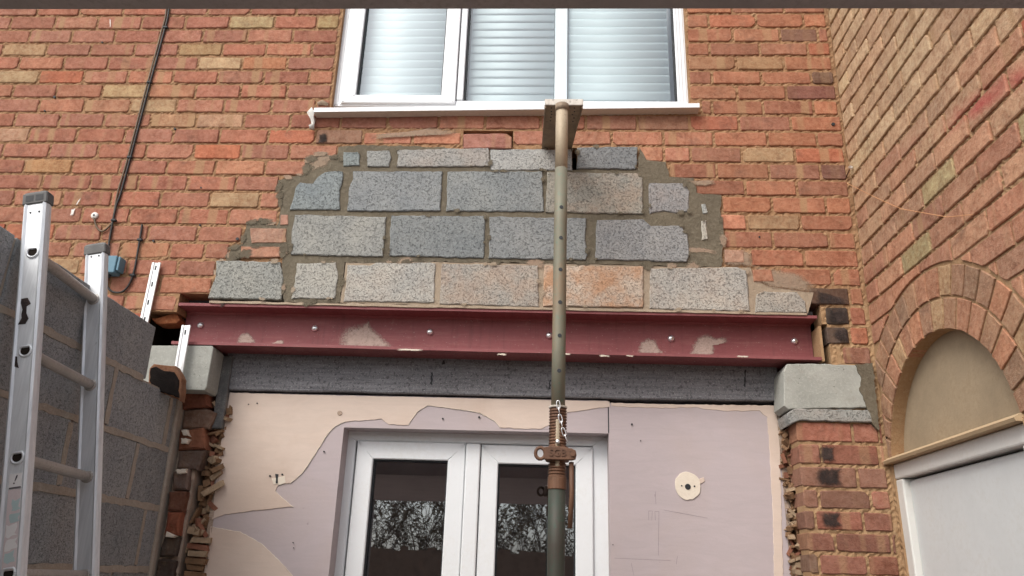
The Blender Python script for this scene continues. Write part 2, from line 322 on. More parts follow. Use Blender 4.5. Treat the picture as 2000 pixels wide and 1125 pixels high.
# ------------------------------------------------------------------ mesh helpers
class MB:
    def __init__(self): self.v = []; self.f = []
    def add(self, vs, fs):
        n = len(self.v); self.v += [Vector(p) for p in vs]; self.f += [tuple(i + n for i in f) for f in fs]; return self
    def box(self, a, b):
        x0, y0, z0 = (min(a[i], b[i]) for i in range(3)); x1, y1, z1 = (max(a[i], b[i]) for i in range(3))
        return self.add([(x0,y0,z0),(x1,y0,z0),(x1,y1,z0),(x0,y1,z0),(x0,y0,z1),(x1,y0,z1),(x1,y1,z1),(x0,y1,z1)],
            [(0,3,2,1),(4,5,6,7),(0,1,5,4),(1,2,6,5),(2,3,7,6),(3,0,4,7)])
    def tube(self, pts, r, n=8, cap=True):
        pts = [Vector(p) for p in pts]; rs = r if isinstance(r, (list, tuple)) else [r] * len(pts)
        vs, fs = [], []
        up = None
        for i, p in enumerate(pts):
            d = (pts[min(i + 1, len(pts) - 1)] - pts[max(i - 1, 0)]).normalized()
            if up is None: up = d.orthogonal().normalized()
            up = (up - d * up.dot(d)).normalized(); w = d.cross(up)
            for k in range(n):
                a = 2 * math.pi * k / n; vs.append(p + (up * math.cos(a) + w * math.sin(a)) * rs[i])
        for i in range(len(pts) - 1):
            for k in range(n):
                k2 = (k + 1) % n; fs.append((i * n + k, i * n + k2, (i + 1) * n + k2, (i + 1) * n + k))
        if cap: fs.append(tuple(reversed(range(n)))); fs.append(tuple((len(pts) - 1) * n + k for k in range(n)))
        return self.add(vs, fs)
    def build(self, name, mat, parent=None, smooth=False, bevel=0.0, loc=None, seg=1):
        return link(name, self.v, self.f, mat, parent, smooth, bevel, loc, seg)
def link(name, verts, faces, mat, parent=None, smooth=False, bevel=0.0, loc=None, seg=1):
    n = len(verts)
    c = Vector(loc) if loc is not None else sum(verts, Vector()) / n
    me = bpy.data.meshes.new(name); me.from_pydata([tuple(Vector(p) - c) for p in verts], [], faces); me.update()
    if mat: me.materials.append(mat)
    if smooth: me.shade_smooth()
    ob = bpy.data.objects.new(name, me); COL.objects.link(ob)
    place(ob, c, parent)
    if bevel:
        bv = ob.modifiers.new('bevel', 'BEVEL'); bv.width = bevel; bv.segments = seg; bv.limit_method = 'ANGLE'
    return ob
def wloc(o):
    v = Vector(o.location)
    return v + (wloc(o.parent) if o.parent else Vector())
def place(ob, c, parent):
    if parent: ob.parent = parent; ob.location = Vector(c) - wloc(parent)
    else: ob.location = c
def tag(o, label=None, cat=None, group=None, kind=None):
    if label: o['label'] = label
    if cat: o['category'] = cat
    if group: o['group'] = group
    if kind: o['kind'] = kind
    return o
def thing(name, label, cat, loc, group=None):
    o = bpy.data.objects.new(name, None); o.empty_display_size = 0.1; COL.objects.link(o); o.location = loc
    return tag(o, label, cat, group)
def J(a): return random.uniform(-a, a)

# frames: (u along the wall, z up, d into the wall) -> world
def fr_back(u, z, d): return Vector((u, d, z))
def fr_right(u, z, d): return Vector((XR + d, u, z))
def fr_left(u, z, d): return Vector((XL - d, u, z))

def rough_outline(pts, seg, jit, keep_corner=0.0):
    out = []
    n = len(pts)
    for i in range(n):
        a, b2 = Vector(pts[i]), Vector(pts[(i + 1) % n]); L = (b2 - a).length; k = max(1, int(L / seg))
        for q in range(k):
            p = a.lerp(b2, q / k); out.append(Vector((p.x + J(jit), p.y + J(jit))))
    return out
def inset(pts, w):
    n = len(pts); area = sum(pts[i].x * pts[(i + 1) % n].y - pts[(i + 1) % n].x * pts[i].y for i in range(n)); sg = 1 if area > 0 else -1
    res = []
    for i in range(n):
        d = pts[(i + 1) % n] - pts[i - 1]
        if d.length < 1e-9: res.append(pts[i].copy()); continue
        d.normalize(); res.append(pts[i] + Vector((-d.y, d.x)) * w * sg)
    return res
def prism(name, outline, frame, d0, d1, mat, parent=None, bev=0.0, jd=0.0, smooth=False):
    """outline: list of 2-D points (u, z); front face at depth d0, back edge at d1"""
    P = [Vector(p) for p in outline]; n = len(P)
    area = sum(P[i].x * P[(i + 1) % n].y - P[(i + 1) % n].x * P[i].y for i in range(n))
    if area < 0: P.reverse()
    Q = inset(P, bev) if bev else P
    vs = [frame(p.x, p.y, d0 + J(jd)) for p in Q]
    fs = [tuple(range(n))]
    k = n
    if bev:
        vs += [frame(p.x, p.y, d0 + bev * 0.8) for p in P]
        fs += [(n + i, n + (i + 1) % n, (i + 1) % n, i) for i in range(n)]; base = n; k = 2 * n
    else: base = 0
    vs += [frame(p.x, p.y, d1) for p in P]
    fs += [(k + i, k + (i + 1) % n, base + (i + 1) % n, base + i) for i in range(n)]
    ob = link(name, vs, fs, mat, parent, smooth)
    return ob
def smear_mat(mat):
    nm = mat.name + '_smear'
    if nm in bpy.data.materials: return bpy.data.materials[nm]
    m = mat.copy(); m.name = nm; t = m.node_tree
    out = [n_ for n_ in t.nodes if n_.type == 'OUTPUT_MATERIAL'][0]; p = [n_ for n_ in t.nodes if n_.type == 'BSDF_PRINCIPLED'][0]
    at_ = t.nodes.new('ShaderNodeAttribute'); at_.attribute_name = 'cover'
    g = t.nodes.new('ShaderNodeNewGeometry'); no = t.nodes.new('ShaderNodeTexNoise'); no.inputs['Scale'].default_value = 70; no.inputs['Detail'].default_value = 5; no.inputs['Roughness'].default_value = 0.75
    t.links.new(g.outputs['Position'], no.inputs['Vector'])
    a = t.nodes.new('ShaderNodeMath'); a.operation = 'MULTIPLY_ADD'; a.inputs[1].default_value = 1.5
    t.links.new(no.outputs['Fac'], a.inputs[0]); t.links.new(at_.outputs['Fac'], a.inputs[2])
    mr = t.nodes.new('ShaderNodeMapRange'); mr.clamp = True; mr.inputs[1].default_value = 0.95; mr.inputs[2].default_value = 1.75; mr.inputs[4].default_value = 0.88; t.links.new(a.outputs[0], mr.inputs[0])
    t.links.new(mr.outputs[0], p.inputs['Alpha']); return m
def smear(name, pts, frame, d, mat, parent=None, w=0.012):
    """a thin skin of stuff on the wall whose cover fades out raggedly at its rim"""
    P = [Vector(p) for p in pts]; n = len(P)
    c = sum(P, Vector((0, 0))) / n; Q = [p.lerp(c, 0.45) for p in P]
    vs = [frame(p.x, p.y, d) for p in P] + [frame(p.x, p.y, d - 0.0006) for p in Q]
    fs = [(i, (i + 1) % n, n + (i + 1) % n, n + i) for i in range(n)] + [tuple(range(n, 2 * n))]
    ob = link(name, vs, fs, smear_mat(mat), parent)
    a = ob.data.attributes.new('cover', 'FLOAT', 'POINT')
    for i in range(2 * n): a.data[i].value = 0.0 if i < n else 1.0
    return ob
def brick_outline(u0, u1, z0, z1, c=0.0055, j=0.0018):
    """12 points round a brick face, with worn corners and a slightly wandering arris"""
    L = u1 - u0
    cs = [c * random.uniform(0.4, 1.7) * (2.4 if random.random() < 0.1 else 1) for _ in range(4)]
    pts = []
    m = 5 if L > 0.15 else 3
    def edge(x0, y0, x1, y1, ix, iy):
        for q in range(m):
            t = q / (m - 1); e = abs(J(j)) * 1.3 + (random.uniform(0.002, 0.005) if random.random() < 0.07 else 0)
            pts.append(Vector((x0 + (x1 - x0) * t + ix * e + (J(0.008) if 0 < q < m - 1 else 0), y0 + (y1 - y0) * t + iy * e)))
    edge(u0 + cs[0], z0, u1 - cs[1], z0, 0, 1)
    pts += [Vector((u1 - abs(J(j)), z0 + cs[1])), Vector((u1 - abs(J(j)), z1 - cs[2]))]
    edge(u1 - cs[2], z1, u0 + cs[3], z1, 0, -1)
    pts += [Vector((u0 + abs(J(j)), z1 - cs[3])), Vector((u0 + abs(J(j)), z0 + cs[0]))]
    return pts
def brick(u0, u1, z0, z1, frame, parent, col, band, mat, depth=0.095, d0=0.0, name='brick'):
    ta, tb, uc, zc_, dd = J(0.011), J(0.03), (u0 + u1) / 2, (z0 + z1) / 2, d0 + J(0.0014)
    fr2 = lambda u, z, d: frame(u, z, d + (ta * (u - uc) + tb * (z - zc_) if d < 0.05 else 0))
    ob = prism(name, brick_outline(u0, u1, z0, z1), fr2, dd, depth, mat, parent, 0.0036, 0.0002)
    ob.color = (*soft(col), band)
    return ob
def soft(c, f=0.28, k=0.98):
    l = 0.3 * c[0] + 0.5 * c[1] + 0.2 * c[2]
    return tuple((v + (l - v) * f) * k * w for v, w in zip(c, (1.02, 1.06, 0.93)))
def stuff_bricks(lst, frame, parent, mat, name):
    mb = MB()
    for (u0, u1, z0, z1) in lst:
        d = J(0.0015); vs = [frame(u, z, dd) for dd in (d, 0.03) for (u, z) in ((u0, z0), (u1, z0), (u1, z1), (u0, z1))]
        mb.add(vs, [(0, 1, 2, 3), (4, 5, 1, 0), (5, 6, 2, 1), (6, 7, 3, 2), (7, 4, 0, 3)])
    if lst:
        o = mb.build(name, mat, parent); o.color = (*lin((168, 95, 74)), 0.3); o['kind'] = 'stuff'; return o
def px_poly(pts, Y=0.0):
    return [Vector((p.x, p.z)) for p in (at(x, y, Y) for x, y in pts)]
def px_side(pts, X):
    return [Vector((p.y, p.z)) for p in (side(x, y, X) for x, y in pts)]

# ================================================================== STRUCTURE
gm = MB(); gm.add([(-60, -60, 0), (60, -60, 0), (60, 60, 0), (-60, 60, 0)], [(0, 1, 2, 3)])
tag(gm.build('ground', M['soil'], loc=(0, 0, 0)), 'trodden soil ground in front of the house, paled to bounce light', 'ground', kind='structure')

# the dim room behind the french doors and the upper window
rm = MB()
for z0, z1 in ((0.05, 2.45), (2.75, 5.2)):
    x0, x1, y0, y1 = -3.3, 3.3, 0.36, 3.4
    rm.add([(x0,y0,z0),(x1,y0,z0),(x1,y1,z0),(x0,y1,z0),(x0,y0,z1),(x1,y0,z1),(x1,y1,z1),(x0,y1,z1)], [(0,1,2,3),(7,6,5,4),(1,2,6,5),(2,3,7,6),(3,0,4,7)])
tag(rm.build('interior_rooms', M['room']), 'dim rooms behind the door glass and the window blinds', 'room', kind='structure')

# ---------------------------------------------------------------- the house wall
ZL = [4.195,4.112,4.029,3.951,3.87,3.79,3.708,3.626,3.544,3.46,3.376,3.294,3.211,3.126,3.041,2.956,2.874,2.793,2.708,2.63,2.545]
ZR = [4.204,4.119,4.035,3.956,3.874,3.795,3.712,3.629,3.543,3.462,3.378,3.294,3.211,3.126,3.044,2.959,2.874,2.788,2.702,2.615,2.531,2.447]
PYL = [30.5,57,84,109.6,136.6,164,192,220.6,249.7,280,311,341.4,373,405.6,438.8,472.8,506,539.3,575,614.6,650]
PYR = [26.3,54.3,82.3,109.2,137.6,165.3,195,225,256.7,287,318.6,351.2,383.7,417.5,451,486,521.8,558.6,597,635.6,673.4,711]
def zk(k, x, top=True):
    """height of joint k at x"""
    if k < 0: return zk(0, x) + 0.0836 * -k
    a = ZL[k] if k < len(ZL) else ZR[k]; b2 = ZR[k] if k < len(ZR) else ZL[k]
    t = min(max((x + 1.9) / 2.95, -0.1), 1.05)
    return a + (b2 - a) * t
wall = thing('house_wall', 'red brick house wall with grey block infill below the upstairs window', 'wall', (-0.3, 0.0, 0.0))

q = 2.856
LEFT = {-1:[210,445,690,945,1160,1400,1655,1905], 0:[60,308,545,790,1035,1280,1530,1768,1893], 1:[165,400,640,890,1130,1380,1632,1885], 2:[15,258,505,750,995,1240,1485,1740,1876],
 3:[105,355,603,855,1103,1350,1602,1866], 4:[215,465,712,965,1215,1470,1725,1858], 5:[70,315,570,830,1090,1342,1600,1848], 6:[215,468,728,985,1250,1515,1760,1842],
 7:[80,330,580,840,1095,1360,1620], 8:[160,425,695,965,1225,1495], 9:[15,275,545,815,1080,1345,1615,1885], 10:[135,400,668,930,1200,1478,1712], 11:[235,505,770,1045,1315,1556],
 12:[75,345,620,895,1170,1450,1565], 13:[175,455,720,990,1275,1550], 14:[20,300,565,825,1100,1352], 15:[130,395,670,945,1140,1280], 16:[170,440,710,990,1203], 17:[60,330,605,890,1182], 18:[150,420,690,985]}
MIDP = {7:[1620/q, 665.8, 757, 857, 947.6, 1056, 1144, 1245, 1347, 1443.6, 1545, 1645], 8:[1495/q, 616, 709.5, 806, 902, None, 1001, 1100, 1194.5, 1296, 1394.5, 1499.6, 1596, 1649]}
RIGHT = {-1:[1340,1429.5,1531,1620], 0:[1341,1384,1477,1569.6,1620], 1:[1342,1431,1524,1598,1622], 2:[1342.5,1386,1484,1578,1627], 3:[1343.5,1438,1531,1627], 4:[1345,1391,1487,1585,1632],
 5:[1346.5,1440,1536,1635], 6:[1369,1391,1491,1589,1641], 9:[1247,1297,1349,1449,1553,1653], 10:[1307,1400,1503,1603,1658], 11:[1358,1456,1557,1661], 12:[1410,1508,1613,1667], 13:[1405,1459,1564,1671],
 14:[1414,1510,1619,1677], 15:[1466,1571,1681], 16:[1524,1626,1685], 17:[1580,1660,1689], 18:[1611,1660,1692], 19:[1613,1660,1696], 20:[1645,1700]}
def midpx(k, right):
    P = PYR if right else PYL
    if k < 0: return P[0] - 13
    return (P[k] + P[k + 1]) / 2
BASE_L = [(174,97,74),(170,92,71),(178,102,78),(166,90,70),(180,101,72),(173,98,78),(176,94,69),(168,95,76)]
BASE_R = [(172,96,66),(168,93,64),(176,102,70),(162,90,66),(178,99,64),(169,97,71)]
SPOT = [ # (px, py, colour, band) of bricks that stand out
 (130,41,(176,104,78),.9),(490,44,(176,148,98),.2),(640,45,(172,142,84),.3),(50,94,(180,136,92),.3),(390,98,(168,128,78),.3),(430,124,(192,152,108),.2),(515,124,(186,106,60),.8),
 (35,150,(178,142,98),.1),(120,150,(188,84,44),.2),(245,178,(182,144,94),.2),(340,178,(176,106,70),1.0),(335,236,(178,122,82),1.0),(430,236,(190,136,102),.6),(560,264,(190,88,52),.2),
 (420,296,(200,92,46),.1),(25,264,(180,126,98),.3),(90,322,(182,124,68),1.0),(465,325,(190,112,76),.4),(280,480,(184,108,70),.4),(255,482,(180,104,68),.4),
 (90,70,(176,104,86),.8),(150,42,(182,104,76),.8),(260,42,(176,100,78),1.0),(450,150,(170,100,78),1.0),(560,206,(170,96,76),.9),(640,236,(150,74,58),.1),(600,206,(164,92,78),.8),(240,208,(176,110,78),1.0),(100,264,(170,92,72),1.0),
 (150,122,(170,92,72),.2),(150,452,(168,94,76),1.0),(300,122,(168,94,76),.9),(170,392,(168,90,72),1.0),(640,262,(146,100,82),.0),(720,236,(150,80,68),.1),(800,236,(156,82,70),.1),(900,236,(186,104,80),1.0),(770,272,(198,110,84),.8),(850,272,(206,116,82),.3),(950,272,(178,100,92),.3),
 (1000,236,(170,96,76),.1),(1190,236,(158,96,78),.9),(1300,236,(150,98,76),.5),(1110,268,(180,106,80),.1),(1240,272,(192,112,82),.2),(1340,268,(186,110,80),.8),(1480,112,(170,122,78),.4),(1370,120,(160,104,68),1.0),(1580,126,(172,98,62),1.0),(1500,40,(172,92,58),.1),
 (1320,305,(190,112,86),.2),(1272,300,(196,120,86),.1),(1520,430,(162,122,84),.2),(1600,307,(190,92,54),.9),(1560,337,(150,88,70),1.0),(1640,340,(128,76,66),.2),(1600,182,(138,76,66),.1),(1560,70,(132,82,68),.2),(1610,155,(120,80,66),.3),(1430,434,(206,116,84),.1),(1560,398,(176,98,64),1.0),(1380,302,(160,96,74),.2),(1450,236,(160,90,70),.8),
 (1600,236,(178,98,62),.6),(1360,236,(172,84,56),.1),(1480,270,(182,100,66),.1),(1540,497,(176,92,62),.1),(1430,497,(200,130,104),.3),(1620,578,(96,64,54),.0),(1635,614,(70,54,52),.1),(1636,650,(86,64,60),.1),(1676,614,(164,88,62),.2),(1678,650,(184,96,60),.1),(1670,690,(150,92,74),.8)]
SPOTP = [(at(x, y), c, bn) for x, y, c, bn in SPOT]
def brick_colour(u0, u1, z0, z1, x_is_right):
    for p, c, bn in SPOTP:
        if u0 - 0.005 <= p.x <= u1 + 0.005 and z0 - 0.008 <= p.z <= z1 + 0.008:
            return (lin(c) if c[0] < 140 else lin(tuple(v + (w - v) * 0.22 for v, w in zip(c, (174, 98, 74))))), bn
    base = random.choice(BASE_R if x_is_right else BASE_L); k = random.uniform(0.94, 1.05)
    c = lin(tuple(min(255, v * k) for v in base))
    r = random.random()
    if r < 0.025: c = lin((176, 128, 90))
    elif r < 0.05: c = lin((184, 94, 60))
    return c, (random.uniform(0.5, 1.0) if random.random() < 0.28 else random.uniform(0, 0.15))
JT = 0.0055          # half joint
fill = []
for k in range(-1, 19):                       # left of the window and of the blocks
    xs = [at(x / q, midpx(k, False)).x for x in LEFT[k]]
    end = None
    step = 0.2265
    while xs[0] > -3.35: xs.insert(0, xs[0] - step)
    for i in range(len(xs) - 1):
        u0, u1 = xs[i] + JT, xs[i + 1] - JT; um = (u0 + u1) / 2; z1, z0 = zk(k, um) - JT, zk(k + 1, um) + JT
        hidden = k >= 12 and u1 < -2.35 + max(0, 15 - k) * 0.0 - (0.25 if k < 14 else 0)
        if u1 < -2.86 or hidden: fill.append((u0, u1, z0, z1)); continue
        c, bn = brick_colour(u0, u1, z0, z1, False)
        brick(u0, u1, z0, z1, fr_back, wall, c, bn, M['brick'], 0.1)
for k, lst in MIDP.items():
    xs = [None if x is None else at(x, midpx(k, x > 950)).x for x in lst]
    for i in range(len(xs) - 1):
        if xs[i] is None or xs[i + 1] is None: continue
        u0, u1 = xs[i] + JT, xs[i + 1] - JT; um = (u0 + u1) / 2; z1, z0 = zk(k, um) - JT, zk(k + 1, um) + JT
        if k == 8 and 1.0 > 2: pass
        if k == 8 and -0.95 < um < -0.4: z1 -= 0.012
        c, bn = brick_colour(u0, u1, z0, z1, um > 0.3)
        brick(u0, u1, z0, z1, fr_back, wall, c, bn, M['brick'], 0.1)
for k, lst in RIGHT.items():
    xs = [at(x, midpx(k, True)).x for x in lst]
    for i in range(len(xs) - 1):
        u0, u1 = xs[i] + JT, xs[i + 1] - JT; um = (u0 + u1) / 2; z1, z0 = zk(k, um) - JT, zk(k + 1, um) + JT
        if i == len(xs) - 2: u1 = XR - 0.012
        c, bn = brick_colour(u0, u1, z0, z1, True)
        brick(u0, u1, z0, z1, fr_back, wall, c, bn, M['brick'], 0.1)
# rows above the frame of the photograph
for k in range(-6, -1):
    for x0, x1 in ((-3.35, -1.04), (0.652, XR - 0.01)):
        x = x0 - (0.113 if k % 2 else 0)
        while x < x1 - 0.03:
            a, b2 = max(x, x0), min(x + 0.2265, x1); fill.append((a + JT, b2 - JT, zk(k + 1, a) + JT, zk(k, a) - JT)); x += 0.2265
for k in range(19, 50):                       # behind the block wall, down to the ground
    x = -3.35 - (0.113 if k % 2 else 0)
    while x < -1.75:
        fill.append((max(x, -3.35) + JT, min(x + 0.2265, -1.73) - JT, 2.708 - 0.0836 * (k - 17) + JT, 2.708 - 0.0836 * (k - 18) - JT)); x += 0.2265
stuff_bricks(fill, fr_back, wall, M['brick'], 'outlying_brickwork')

# the loose brick that has dropped out of line
lo = prism('brick', rough_outline([Vector((p.x, p.z)) for p in (at(905, 292), at(999, 292), at(1000, 270), at(990, 263), at(906, 264))], 0.03, 0.0015), fr_back, -0.012, 0.09, M['brick'], wall, 0.004, 0.001)
lo.color = (*soft(lin((180, 106, 96)), 0.25, 0.9), 0.5); lo['label'] = 'loose pinkish brick dropped below its course'

# old mortar behind the bricks: boxes butted end to end with openings left free
mb = MB(); D0 = 0.0045
def relief(mb_, frame, u0, u1, z0, z1, d0, d1, cell=0.0115, amp=0.003):
    nu = max(1, int((u1 - u0) / cell)); nz = max(1, int((z1 - z0) / cell)); b0 = len(mb_.v)
    for i in range(nu + 1):
        for k in range(nz + 1):
            e = i in (0, nu) or k in (0, nz)
            mb_.v.append(frame(u0 + (u1 - u0) * i / nu, z0 + (z1 - z0) * k / nz, d0 + (0 if e else random.uniform(-amp * 0.9, amp * 1.6))))
    for i in range(nu):
        for k in range(nz):
            a = b0 + i * (nz + 1) + k; mb_.f.append((a, a + nz + 1, a + nz + 2, a + 1))
    vs = [frame(u, z, d) for d in (d0, d1) for (u, z) in ((u0, z0), (u1, z0), (u1, z1), (u0, z1))]
    mb_.add(vs, [(0, 1, 5, 4), (1, 2, 6, 5), (2, 3, 7, 6), (3, 0, 4, 7), (4, 5, 6, 7)])
def mbox(x0, x1, z0, z1, d0=D0):
    relief(mb, fr_back, x0, x1, z0, z1, d0, 0.1)
mbox(-3.4, -1.04, 2.715, 4.72); mbox(0.652, XR + 0.0065, 2.715, 4.72)
hx0, hx1, hz0, hz1 = at(903, 290).x, at(1001, 290).x, 3.452, 3.54
mbox(-1.04, hx0, 2.88, 3.66); mbox(hx1, 0.652, 3.452, 3.66); mbox(hx0, hx1, hz1, 3.66); mbox(hx0, hx1, 2.88, hz0)
sx0, sx1 = at(1117, 310).x, at(1127, 310).x
mbox(hx1, sx0, 2.88, 3.452); mbox(sx1, 0.652, 2.88, 3.452); mbox(sx0, sx1, 2.88, 3.325)
mbox(-3.4, -1.76, 0, 2.715)
mbox(-1.76, -1.60, 2.63, 2.715)
mb.build('old_mortar', M['mortar'], wall)
mb = MB(); mbox(1.145, XR + 0.0065, 2.622, 2.715); mbox(1.165, XR + 0.0065, 2.445, 2.622); mbox(1.0, XR + 0.0065, 0, 2.445)
mb.box((1.128, 0.004, 2.462), (1.139, 0.098, 2.612)); mb.box((1.19, 0.003, 2.452), (1.207, 0.098, 2.53))
mb.build('sandy_mortar', M['mortar_side'], wall)

# pillar under the right padstone
PZ = [2.215, 2.128, 2.041, 1.953, 1.874, 1.794, 1.716, 1.636]
PJ = [[1666, 1718], [1605, 1718], [1676], [1601, 1702], [1594, 1687], [1633, 1742], [1601, 1696]]
PC = [((140,96,80),.3),((164,84,66),.5),((140,84,70),.1),((170,92,70),.3),((156,86,70),.5),((150,82,66),.2),((166,104,80),.6)]
for k in range(7):
    ym = (823, 866, 909.6, 955, 996, 1039, 1081, 1125)
    xs = [0.992 + J(0.004)] + [at(x, (ym[k] + ym[k + 1]) / 2).x for x in PJ[k]] + [XR - 0.008]
    for i in range(len(xs) - 1):
        c, bn = random.choice(PC); kk = random.uniform(0.85, 1.12)
        brick(xs[i] + JT * 0.8, xs[i + 1] - JT, PZ[k + 1] + JT, PZ[k] - JT, fr_back, wall, lin(tuple(v * kk for v in c)), bn, M['brick'], 0.2 if i == 0 else 0.1)
low = []
for k in range(20):
    z1 = 1.636 - k * HK
    if z1 < 0.1: break
    a = 1.09 if k % 2 else 1.205
    low += [(0.992, a - JT, z1 - HK + JT, z1 - JT), (a + JT, XR - 0.008, z1 - HK + JT, z1 - JT)]
stuff_bricks(low, fr_back, wall, M['brick'], 'pillar_base_brickwork')
# black soot streak down the pillar
for y0, y1, x0, x1 in ((872, 904, 1608, 1622), (914, 951, 1600, 1636), (1000, 1032, 1612, 1634)):
    smear('dark_streak', rough_outline(px_poly([(x0 - 9, y0 - 2), (x1 + 10, y0 - 1), (x1 + 4, (y0 + y1) / 2), (x1 + 12, y1), (x0 - 4, y1 + 1), (x0 - 11, (y0 + y1) / 2 + 5)]), 0.010, 0.006), fr_back, -0.0055, M['soot'], wall, 0.018)

# fresh cement round the new blocks
CEM = [(661,289),(700,284),(800,286),(903,291),(957,294),(957,331),(1060,334),(1128,332),(1246,331),(1248,290),(1262,312),(1300,317),(1306,345),(1355,349),(1361,378),(1408,382),(1406,420),(1413,450),(1410,520),(1352,523),
 (1265,519),(1060,515),(850,512),(735,514),(674,513),(664,592),(556,591),(553,545),(551,508),(556,482),(500,483),(466,507),(446,502),(452,487),(474,478),(482,438),(510,430),(543,442),(549,410),(545,352),(574,345),(600,340),(597,318),(632,300),(657,310)]
prism('cement_bed', rough_outline(px_poly(CEM), 0.022, 0.004), fr_back, -0.0045, 0.02, M['cement'], wall)
smear('cement_fillet', rough_outline(px_poly([(708,266),(800,256),(850,249),(905,256),(905,264),(800,269),(716,274)]), 0.012, 0.003), fr_back, -0.0062, M['cement_grey'], wall)
PALE = [(676,513.5),(850,512.5),(1060,515.5),(1265,519.5),(1352,523.5),(1411,521),(1466,524),(1472,546),(1500,560),(1588,572),(1578,612),(1466,612),(1270,607),(1060,603),(860,597),(665,592)]
prism('pale_mortar_bed', rough_outline(px_poly(PALE), 0.03, 0.002), fr_back, -0.0032, 0.02, M['cement_pale'], wall)
for pts in ([(1408,486),(1470,488),(1476,524),(1412,522)], [(1462,516),(1560,532),(1600,556),(1596,576),(1500,566),(1468,552)], [(1335,353),(1400,352),(1398,362),(1360,366)],
            [(600,318),(630,300),(660,300),(640,325),(610,338)], [(1322,484),(1372,483),(1405,490),(1407,498),(1330,492)]):
    smear('mortar_smear', rough_outline(px_poly(pts), 0.018, 0.004), fr_back, -0.0055, M['cement_grey'], wall, 0.02)
# lumps of mortar smeared off the joints on to bricks and blocks
srnd = random.Random(11)
def smears_along(outline, n_, mat, d, s0, s1):
    P = px_poly(outline); 
    for _ in range(n_):
        i = srnd.randrange(len(P)); a, b2 = P[i], P[(i + 1) % len(P)]
        c = a.lerp(b2, srnd.random()); w = srnd.uniform(s0, s1); h_ = w * srnd.uniform(0.35, 0.8); th = srnd.uniform(-0.3, 0.3) + (math.pi / 2 if abs((b2 - a).y) > abs((b2 - a).x) else 0)
        pts = []
        for k in range(14):
            t = 2 * math.pi * k / 14; q_ = srnd.uniform(0.75, 1.2); x, y = w * q_ * math.cos(t), h_ * q_ * math.sin(t)
            pts.append(Vector((c.x + x * math.cos(th) - y * math.sin(th), c.y + x * math.sin(th) + y * math.cos(th))))
        smear('mortar_smear', pts, fr_back, d - srnd.uniform(0, 0.0012), mat, wall)
smears_along(CEM[14:], 42, M['cement'], -0.0068, 0.012, 0.045)
smears_along(CEM[16:44], 16, M['cement_grey'], -0.0068, 0.015, 0.05)
# pieces of brick set in the cement
for pts, c, bn in (([(490,447),(560,448),(560,475),(492,476)],(196,132,112),.6), ([(471,482),(550,483),(551,503),(472,504)],(202,124,98),.3), ([(549,420),(564,420),(563,440),(548,441)],(190,120,104),.2),
               ([(1414,488),(1452,490),(1453,514),(1415,513)],(196,134,112),.6), ([(1470,528),(1505,527),(1510,550),(1472,551)],(188,108,78),.1)):
    ob = prism('brick', rough_outline(px_poly(pts), 0.03, 0.002), fr_back, -0.008, 0.05, M['brick'], wall, 0.003, 0.001); ob.color = (*soft(lin(c), 0.3, 0.85), bn)

# concrete blocks
BL = [
 ([(671.7,299),(702,298),(703,325),(671,326)],(132,146,150),1),([(717,297),(762,296),(764,310),(760,327),(719,327)],(146,150,152),1),
 ([(776,295),(870,293),(955,291),(957,327),(775,328),(779,310)],(160,158,156),.9),([(958.5,294),(1060,293),(1117,293),(1118,334),(958,334)],(162,164,166),1),([(1128,290),(1244,289),(1244,318),(1240,332.6),(1127,331)],(124,130,138),1),
 ([(567,411),(581,364),(588,359),(612,361),(624,347),(635,338),(652,336),(670,337),(671,352),(664,374),(664,411)],(128,142,150),1),
 ([(679,414),(683,372),(690,352),(690,337),(865,337),(860,414)],(134,142,150),1),([(874,337),(1059,337),(1062,415),(872,414)],(134,142,148),1),
 ([(1069,338),(1244,341),(1254,349),(1255,420),(1066,416)],(150,146,136),.8),([(1267,359),(1334,360),(1346,375),(1345,415),(1320,418),(1295,413),(1268,419)],(142,142,148),.9),
 ([(578,421),(755,426),(748,503),(569,499),(572,450)],(150,152,150),1),([(765,423),(948,424),(945,506),(760,501)],(128,136,142),1),([(957,425),(1145,428),(1142,470),(1148,500),(1144,509),(955,506)],(136,142,148),1),
 ([(1165,431),(1254,430),(1271,443),(1300,443),(1331,443),(1336,455),(1342,460),(1345,500),(1340,513),(1162,508)],(142,144,150),1),
 ([(424,510),(548,513),(554,545),(550,587),(407,583),(421,545)],(150,152,148),1),([(581,516),(657,514),(661,540),(655,585),(570,584),(576,560)],(166,164,158),1),
 ([(680,519),(725,520),(735,514),(851,515),(848,592),(672,590)],(174,170,164),.9),([(863,517),(1051,519),(1052,601),(858,595)],(164,156,148),.75),([(1063,520),(1256,522),(1256,602),(1060,599)],(196,170,148),.1),
 ([(1270,526),(1440,523),(1458,531),(1463,609),(1268,605)],(172,166,160),.85),([(1477,576),(1490,570),(1555,572),(1572,590),(1575,612),(1473,611)],(166,160,152),.9),
 ([(1370,401),(1378,400),(1382,418),(1373,418)],(170,176,176),1),([(1369,433),(1379,432),(1382,468),(1371,470)],(176,170,158),1)]
for pts, c, al in BL:
    ob = prism('concrete_block', rough_outline(px_poly(pts), 0.02, 0.0022), fr_back, -0.0105 + J(0.002), 0.06, M['block'], wall, 0.0035, 0.0006)
    ob.color = (*(v * w for v, w in zip(soft(lin(c), 0.45, 0.98), (1.01, 0.955, 1.02))), al)

for pts, c, al in BL:
    big_ = abs(pts[0][0] - pts[1][0]) > 60
    smears_along(pts, 5 if big_ else 2, M['cement_pale'] if pts[0][1] > 505 else M['cement'], -0.0142, 0.006, 0.024 if big_ else 0.012)

